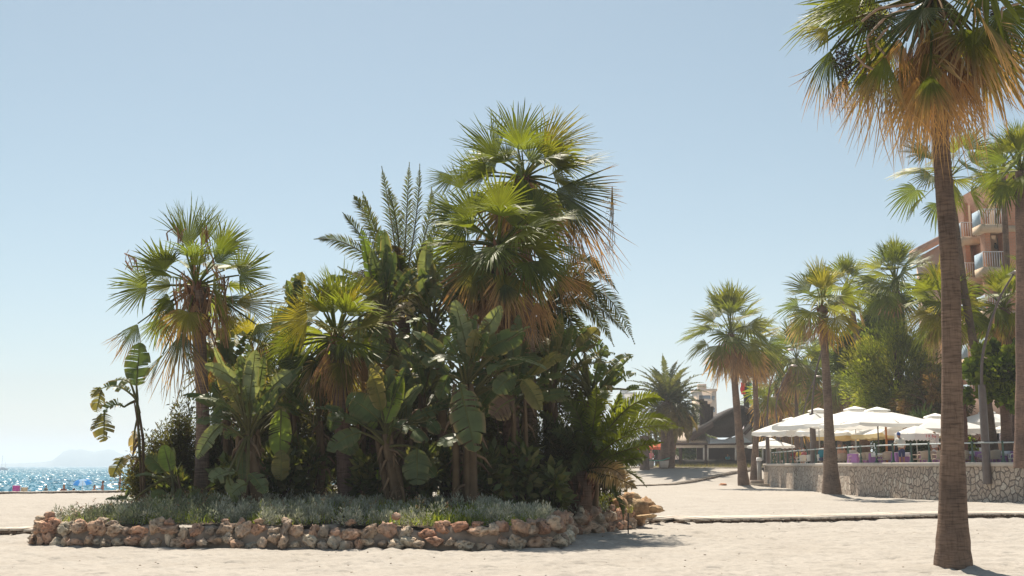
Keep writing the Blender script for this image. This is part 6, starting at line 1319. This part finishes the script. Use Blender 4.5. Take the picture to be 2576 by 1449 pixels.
# ------------------------------------------------------------------ beach bar
HB = 130.0; hb = lambda px, py, d=0: W(px, py, HB + d)
bar = thing('beach_bar', 'dark timber beach bar with a swooping dark roof, thatched side roof and white framed bays', 'building', (*hb(1780, 1170)[:2], 1.5))
def strip(mb, pts, y0, y1, col, th=.35):
    P = [hb(*p) for p in pts]; up = [(p[0], p[2]) for p in P]; lo = [(p[0], p[2] - th) for p in P[::-1]]; mb.prism(up + lo, y0, y1, col)
DKB = (.055, .042, .036); DK2 = (.085, .06, .05)
mb = MB(); strip(mb, [(1724, 1098), (1760, 1076), (1790, 1058), (1830, 1034), (1862, 1020), (1884, 1026), (1925, 1050)], HB - 1.0, HB + 7, DKB, .35); mb.build('main_roof', THATCH, bar)
mb = MB(); A = [(1785, 1062), (1830, 1036), (1862, 1022), (1872, 1030), (1874, 1060), (1858, 1092), (1835, 1101), (1805, 1101), (1775, 1092)]
mb.prism([(hb(*p)[0], hb(*p)[2]) for p in A], HB - .6, HB - .3, DKB); mb.build('roof_hanging', THATCH, bar)
mb = MB(); mb.prism([(hb(*p)[0], hb(*p)[2]) for p in [(1724, 1099), (1788, 1062), (1792, 1074), (1738, 1110)]], HB - 1.2, HB - .7, DK2); mb.build('eave', WOOD, bar); mb = MB(); mb.prism([(hb(*p)[0], hb(*p)[2]) for p in [(1870, 1024), (1926, 1052), (1926, 1060), (1870, 1036)]], HB - 1.2, HB - .7, DK2); mb.bar(hb(1878, 1062, -1), hb(1905, 1062, -1), .2, .25, DK2); mb.bar(hb(1872, 1092, -1), hb(1905, 1060, -1), .2, .3, DK2); mb.bar(hb(1905, 1075, -.5), hb(1940, 1095, -.5), .2, .4, DK2); mb.bar(hb(1920, 1052, -1), hb(1920, 1100, -1), .5, .5, DK2); mb.build('roof_beams', WOOD, bar)
for k, (px, py) in enumerate([(1765, 1005), (1773, 1010), (1780, 1018), (1789, 1024)]): mb = MB(); a = hb(px, py, 3); mb.tube([a, hb(px, 1075, 3)], .24, 8, DK2); mb.tube([a - (0, 0, .3), a + (0, 0, .05)], .3, 8, DK2); mb.build('chimney', WOOD, bar)
mb = MB(); mb.tube([hb(1877, 955, 2), hb(1879, 1110, 2)], .3, 8, DK2); mb.tube([hb(1877, 948, 2), hb(1877, 955, 2)], [.02, .3], 8, DK2); mb.build('mast_post', WOOD, bar)
# sail cloths
mb = MB(); n = 8
def sail(mb, a, b, c, d, col, sag=.5):
    a, b, c, d = [hb(*p) for p in (a, b, c, d)]; v = []
    for i in range(n + 1):
        for j in range(n + 1):
            f, g = i / n, j / n; p = (a * (1 - f) + b * f) * (1 - g) + (d * (1 - f) + c * f) * g; p[2] -= sag * math.sin(math.pi * f) * (1 - g); v.append(p)
    i, j = np.meshgrid(np.arange(n), np.arange(n), indexing='ij'); q = i * (n + 1) + j; mb.add(v, np.stack([q, q + 1, q + n + 2, q + n + 1], -1).reshape(-1, 4), col)
sail(mb, (1774, 1094, -.2), (1840, 1098, -.2), (1850, 1117, -1.6), (1782, 1117, -1.6), (.5, .46, .44), .5); sail(mb, (1868, 1080, -.2), (1888, 1052, -.2), (1892, 1112, -1.2), (1862, 1114, -1.2), (.5, .46, .44), .2); sail(mb, (1786, 1100, -.5), (1862, 1092, -.5), (1892, 1113, -2), (1786, 1116, -2), (.8, .78, .74), .4)
mb.build('awning_cloth', CANVAS, bar, smooth=True)
mb = MB(); P = [hb(1690, 1091, 2), hb(1775, 1089, 2), hb(1778, 1116, -1), hb(1690, 1114, -1)]; r = np.random.default_rng(3); v = []
for i in range(7):
    for j in range(25): p = lerp(lerp(P[0], P[1], j / 24), lerp(P[3], P[2], j / 24), i / 6); p = p + (0, 0, r.normal(0, .03) - (.12 * abs(math.sin(j * .9)) if i == 6 else 0)); v.append(p)
i, j = np.meshgrid(np.arange(6), np.arange(24), indexing='ij'); q = i * 25 + j; mb.add(v, np.stack([q, q + 1, q + 26, q + 25], -1).reshape(-1, 4), (.60, .48, .37)); o = mb.build('thatched_roof', THATCH, bar, smooth=True); o.modifiers.new('s', 'SOLIDIFY').thickness = .25
mb = MB(); mb.bar(hb(1650, 1117.5, -1), hb(1925, 1116, -1), .4, .25, DK2); mb.bar(hb(1655, 1090, 3), hb(1780, 1087, 3), .3, .2, DK2)
for px in (1660, 1712, 1776, 1897, 1922): mb.bar(hb(px, 1117, -.8), hb(px, 1168, -.8), .32, .32, DK2)
mb.build('timber_frame', WOOD, bar)
for (x0, x1) in ((1662, 1772), (1779, 1852), (1856, 1920)):
    mb = MB(); mb.bar(hb(x0, 1122, -.9), hb(x1, 1121.5, -.9), .14, .42, (.62, .57, .50)); mb.bar(hb(x0 + 1.5, 1126, -.9), hb(x0 + 1.5, 1158, -.9), .16, .12, (.72, .69, .65)); mb.bar(hb(x1 - 1.5, 1126, -.9), hb(x1 - 1.5, 1158, -.9), .16, .12, (.72, .69, .65)); mb.build('bay_frame', PAINT, bar)
mb = MB(); a, b = hb(1648, 1170, -.6), hb(1925, 1170, -.6); mb.box(((a[0] + b[0]) / 2, HB - .6, 1.6), (b[0] - a[0], .25, 1.3), (.035, .03, .028)); mb.build('parapet', WOOD, bar)
mb = MB(); a, b = hb(1775, 1170), hb(1925, 1170); mb.box(((a[0] + b[0]) / 2, HB + 6, 2.8), (b[0] - a[0], .3, 2.6), (.06, .04, .036)); mb.build('back_wall', WOOD, bar); mb = MB(); a, b = hb(1662, 1170), hb(1690, 1170); mb.box(((a[0] + b[0]) / 2, HB + 5, 2.8), (b[0] - a[0], .3, 2.6), (.09, .05, .045)); mb.build('back_wall', WOOD, bar)
a, b = hb(1640, 1170), hb(1930, 1170); mb = MB(); mb.box(((a[0] + b[0]) / 2, HB + 3, 1.48), (b[0] - a[0], 8, .1), (.2, .15, .12)); mb.build('floor', WOOD, bar)
for k, (px, c, lab) in enumerate([(1868, (.62, .05, .05), 'small red flag on the beach bar mast'), (1884, (.03, .22, .13), 'green flag hanging on the beach bar mast')]):
    a = hb(px, 962 if k == 0 else 958, 1.6); t = thing('flag', lab, 'flag', a); mb = MB(); v = []
    for i in range(7):
        for j in range(4): v.append(a + (math.sin(i * 1.3) * .08 + (j - 1.5) * .16, math.sin(j * 2 + i) * .1, -i * (.22 if k == 0 else .33)))
    i, j = np.meshgrid(np.arange(6), np.arange(3), indexing='ij'); q = i * 4 + j; mb.add(v, np.stack([q, q + 1, q + 5, q + 4], -1).reshape(-1, 4), c); mb.build('cloth', CANVAS, t, smooth=True)
    mb = MB(); mb.tube([a + (0, 0, .2), a + ((-.05 if k else .05), 0, -1.5)], .03, 5, DK2); mb.build('staff', WOOD, t)
fx0, fx1 = XP(1560, 122), XP(1622, 122)
t = thing('slat_fence', 'low dark slatted fence left of the beach bar', 'fence', ((fx0 + fx1) / 2, 122, 1.3)); mb = MB()
for k in range(14): mb.box((lerp(fx0, fx1, k / 13), 122, 1.9), (.08, .06, 1.2), (.09, .06, .045))
mb.build('pickets', WOOD, t); mb = MB(); mb.bar((fx0, 122, 2.45), (fx1, 122, 2.45), .12, .10, (.13, .09, .06)); mb.build('rail', WOOD, t)

# ------------------------------------------------------------------ buildings
BGE = (.50, .36, .24); BG2 = (.56, .43, .31)
ap = thing('apartment_building', 'stepped brick apartment building with beige balconies at the right', 'building', (XP(2500, 84), 84, TZ))
bx = lambda px, Y: XP(px, Y, 12.)
def zat(py, Y): return W(1288, py, Y)[2]
zf = [zat(y, 80) for y in (1110, 1003, 897, 790, 683, 576, 470)]   # storey lines
Htop = zat(436, 80)
mb = MB(); x0 = bx(2537, 80); ubox(mb, (x0 + 4.5, 84.5, (TZ + Htop) / 2), (9, 9, Htop - TZ)); mb.build('brick_wall', BRICK, ap)
mb = MB()
for z in zf: mb.box((x0 + 4.5, 79.98, z), (9.04, .12, .42), BG2)
mb.build('floor_bands', PLASTER, ap)
def bay(p0, p1, Y, pyt, pp):
    """open loggia seen between pixels p0..p1 at distance Y, with a brick pier pp wide"""
    xa, xb, yb = bx(p0, Y + 1.7), bx(p1, Y + 1.7), Y + 1.7; ztop = zat(pyt, Y)
    mb = MB(); mb.box(((xa + xb) / 2, yb, (TZ + ztop) / 2), (xb - xa, .2, ztop - TZ), BGE); mb.build('bay_wall', PLASTER, ap)
    mb = MB(); ubox(mb, (bx(p0, Y + 1) + pp / 2, Y + 1.1, (TZ + ztop) / 2), (pp, .9, ztop - TZ)); mb.build('brick_pier', BRICK, ap)
    fa, fb = bx(p0 - 4, Y), bx(p1, Y)
    for k, z in enumerate(zf):
        if z > ztop - .5: continue
        mb = MB(); mb.box(((fa + fb) / 2, Y + .75, z), (fb - fa, 1.6, .5), BG2); mb.build('balcony', PLASTER, ap)
        mr = MB(); n = max(6, int((fb - fa) / .16))
        for q in range(n + 1): mr.box((lerp(fa, fb, q / n), Y + .02, z + .78), (.035, .035, 1.0), (.68, .66, .66))
        mr.bar((fa, Y + .02, z + 1.28), (fb, Y + .02, z + 1.28), .06, .05, (.7, .68, .68)); mr.box((fa + .02, Y + .75, z + .76), (.03, 1.45, 1.0), (.35, .44, .52)); mr.build('balustrade', PAINT, ap)
        md_ = MB(); md_.box((lerp(xa, xb, .78), yb - .12, z + 1.4), ((xb - xa) * .34, .06, 2.2), (.9, .9, .9)); md_.build('balcony_door', GLASS, ap)
        if k % 2 == 0: ml = MB(); ml.ico((lerp(xa, xb, .5), yb - .25, z + 1.9), (.13, .12, .19), 2, (.05, .045, .04)); ml.box((lerp(xa, xb, .5), yb - .15, z + 2.12), (.08, .2, .08), (.05, .045, .04)); ml.build('wall_lantern', METAL, ap)
bay(2484, 2540, 79.5, 500, .35)
bay(2434, 2484, 84, 505, .35)
mb = MB(); xa, xb = bx(2404, 89), bx(2436, 89); mb.box(((xa + xb) / 2, 89.5, (TZ + zat(540, 89)) / 2), (xb - xa, 1.0, zat(540, 89) - TZ), BG2); mb.build('side_wall', PLASTER, ap)
for z in zf[1:5]: mb = MB(); mb.box((lerp(xa, xb, .4), 88.97, z + 1.6), (.5, .1, 1.2), (1, 1, 1)); mb.build('window', GLASS, ap)
mb = MB(); xa, xb = bx(2320, 100), bx(2425, 100); z0, z1 = zat(648, 100), zat(590, 100); mb.prism([(xa, TZ), (xb, TZ), (xb, z1), (xa, z0)], 99, 100.5, (.55, .40, .30)); mb.build('wing', PLASTER, ap)
mb = MB(); mb.prism([(xa - .4, z0), (xb, z1), (xb, z1 + .7), (xa - .4, z0 + .7)], 98.6, 101, (.50, .32, .24)); mb.build('wing_roof', PLASTER, ap)
for k in range(3): mb = MB(); mb.box((lerp(xa, xb, .3 + .22 * k), 98.95, z0 - 1.6), (.7, .1, 1.6), (1, 1, 1)); mb.build('window', GLASS, ap)
# ground floor with shop signs
sh = thing('shop_front', 'low pinkish shop front with a yellow panel under the right palms', 'building', (bx(2520, 74), 74, TZ))
mb = MB(); xa, xb = bx(2430, 74), bx(2640, 74); mb.box(((xa + xb) / 2, 76, TZ + 2.1), (xb - xa, 4, 4.2), (.50, .33, .25)); mb.build('wall', PLASTER, sh)
for px, w, h, zz, c, nm in [(2476, .75, 1.0, 3.1, (.75, .42, .03), 'yellow_panel'), (2489, .38, .9, 3.0, (.55, .52, .56), 'grey_panel'), (2466, .28, .95, 3.0, (.10, .14, .12), 'dark_panel'), (2531, .3, 2.8, 2.2, (.09, .10, .12), 'drain_pipe')]:
    mb = MB(); mb.box((bx(px, 74), 73.96, zz + .5), (w, .08, h), c); mb.build(nm, PAINT, sh)
mb = MB(); mb.box((bx(2554, 74), 73.95, 4.4), (1.0, .1, .7), (1, 1, 1)); mb.build('window', GLASS, sh)
# menu board
b = onterr(2248, 66); t = thing('menu_stand', 'orange wooden menu stand with a dark board left of the white shirted man', 'menu board', b); mb = MB()
for dx in (-.35, .35): mb.box((b[0] + dx, b[1], TZ + 1.2), (.09, .09, 2.4), (.42, .16, .05))
mb.box((b[0], b[1], TZ + 1.52), (.7, .07, .08), (.42, .16, .05)); mb.build('frame', WOOD, t); mb = MB(); mb.box((b[0], b[1], TZ + 1.05), (.6, .04, .8), (.03, .035, .05)); mb.build('board', PAINT, t)
def lowwall(px0, px1, Y, h, lab):
    a, b = sandP(px0, Y, TZ), sandP(px1, Y, TZ); mb = MB(); mb.box((a + b) / 2 + (0, 0, h / 2), (b[0] - a[0], .2, h), (.66, .67, .70)); o = mb.build('screen_wall', PLASTER); tag(o, lab, 'wall')
lowwall(2400, 2500, 64, 1.05, 'low white screen wall behind the tables right of the foreground trunk'); lowwall(2530, 2640, 62, 1.05, 'low bluish white screen wall at the right edge behind the tables')
# far blocks
def block(label, px0, px1, pyt, Y, depth, col, floors, cols_, wcol=(.12, .13, .15), roof=None, bz=0., slabs=False):
    xa, xb, zt = bx(px0, Y), bx(px1, Y), zat(pyt, Y); t = thing('apartment_block', label, 'building', ((xa + xb) / 2, Y, bz), 'far buildings of the town')
    mb = MB(); mb.box(((xa + xb) / 2, Y + depth / 2, (bz + zt) / 2), (xb - xa, depth, zt - bz), col); mb.build('wall', PLASTER, t)
    mb = MB(); mb.box(((xa + xb) / 2, Y + depth / 2, zt + .3), (xb - xa + .4, depth + .4, .6), np.array(col) * .8 if roof is None else roof); mb.box((lerp(xa, xb, .4), Y + depth / 2, zt + 1.3), (2, 2, 1.6), col); mb.build('roof', PLASTER, t)
    fh = 3.0
    for k in range(floors):
        z = zt - 1.7 - k * fh
        for j, (f, w, h) in enumerate(cols_):
            mb = MB(); mb.box((lerp(xa, xb, f), Y - .03, z), (w, .1, h), (1, 1, 1)); o = mb.build('window', GLASS, t)
            if w > 2.5: mb = MB(); mb.box((lerp(xa, xb, f), Y - .6, z - h / 2 - .1), (w + .4, 1.2, .9), np.array(col) * 1.05); mb.build('balcony', PLASTER, t)
block('beige apartment tower behind the beach bar roof', 1757, 1804, 984, 300, 10, (.66, .50, .38), 6, [(.38, 2.8, 1.3), (.16, 1.0, 1.2), (.82, .75, 1.1)])
block('white far apartment block peeping over the far left palm fronds', 1562, 1602, 992, 340, 12, (.72, .69, .66), 2, [(.25, .8, 1.0), (.75, .8, 1.0)])
block('low far block with a terracotta top left of the beach tower', 1700, 1745, 1052, 260, 12, (.6, .46, .38), 2, [(.3, 1, 1.2), (.7, 1, 1.2)], roof=(.42, .2, .12))
block('pale blue white far block between the yellowed palm and the conifer', 2090, 2158, 1008, 190, 10, (.48, .50, .54), 5, [(.15, 1, 1.5), (.4, 1, 1.5), (.65, 1, 1.5), (.88, 1, 1.5)])
block('grey far hillside block left of the far lamps', 1885, 1930, 1022, 320, 12, (.42, .36, .36), 3, [(.2, 1.2, 1.2), (.5, 1.2, 1.2), (.8, 1.2, 1.2)])
block('pinkish far block behind the arching lamp poles', 1962, 2000, 1010, 300, 12, (.52, .36, .30), 4, [(.25, 1.2, 1.2), (.7, 1.2, 1.2)])
block('pale far block with a blue tint right of the pinkish one', 2015, 2050, 1018, 330, 12, (.52, .50, .50), 4, [(.25, 1.2, 1.2), (.7, 1.2, 1.2)])

# ------------------------------------------------------------------ haze over the bay
mb = MB(); mb.box((-1000, 3900, 31), (9000, 8200, 76)); hz_o = mb.build('haze', None)
HZ = bpy.data.materials.new('haze'); HZ.use_nodes = True; nt = HZ.node_tree; nt.nodes.remove(nt.nodes['Principled BSDF'])
pv = nt.nodes.new('ShaderNodeVolumePrincipled'); pv.inputs['Color'].default_value = (.86, .92, 1.0, 1); pv.inputs['Density'].default_value = .00040; pv.inputs['Anisotropy'].default_value = .3
nt.links.new(pv.outputs[0], nt.nodes['Material Output'].inputs['Volume']); hz_o.data.materials.append(HZ)
struct(hz_o, 'pale sea haze over the bay', 'stuff')
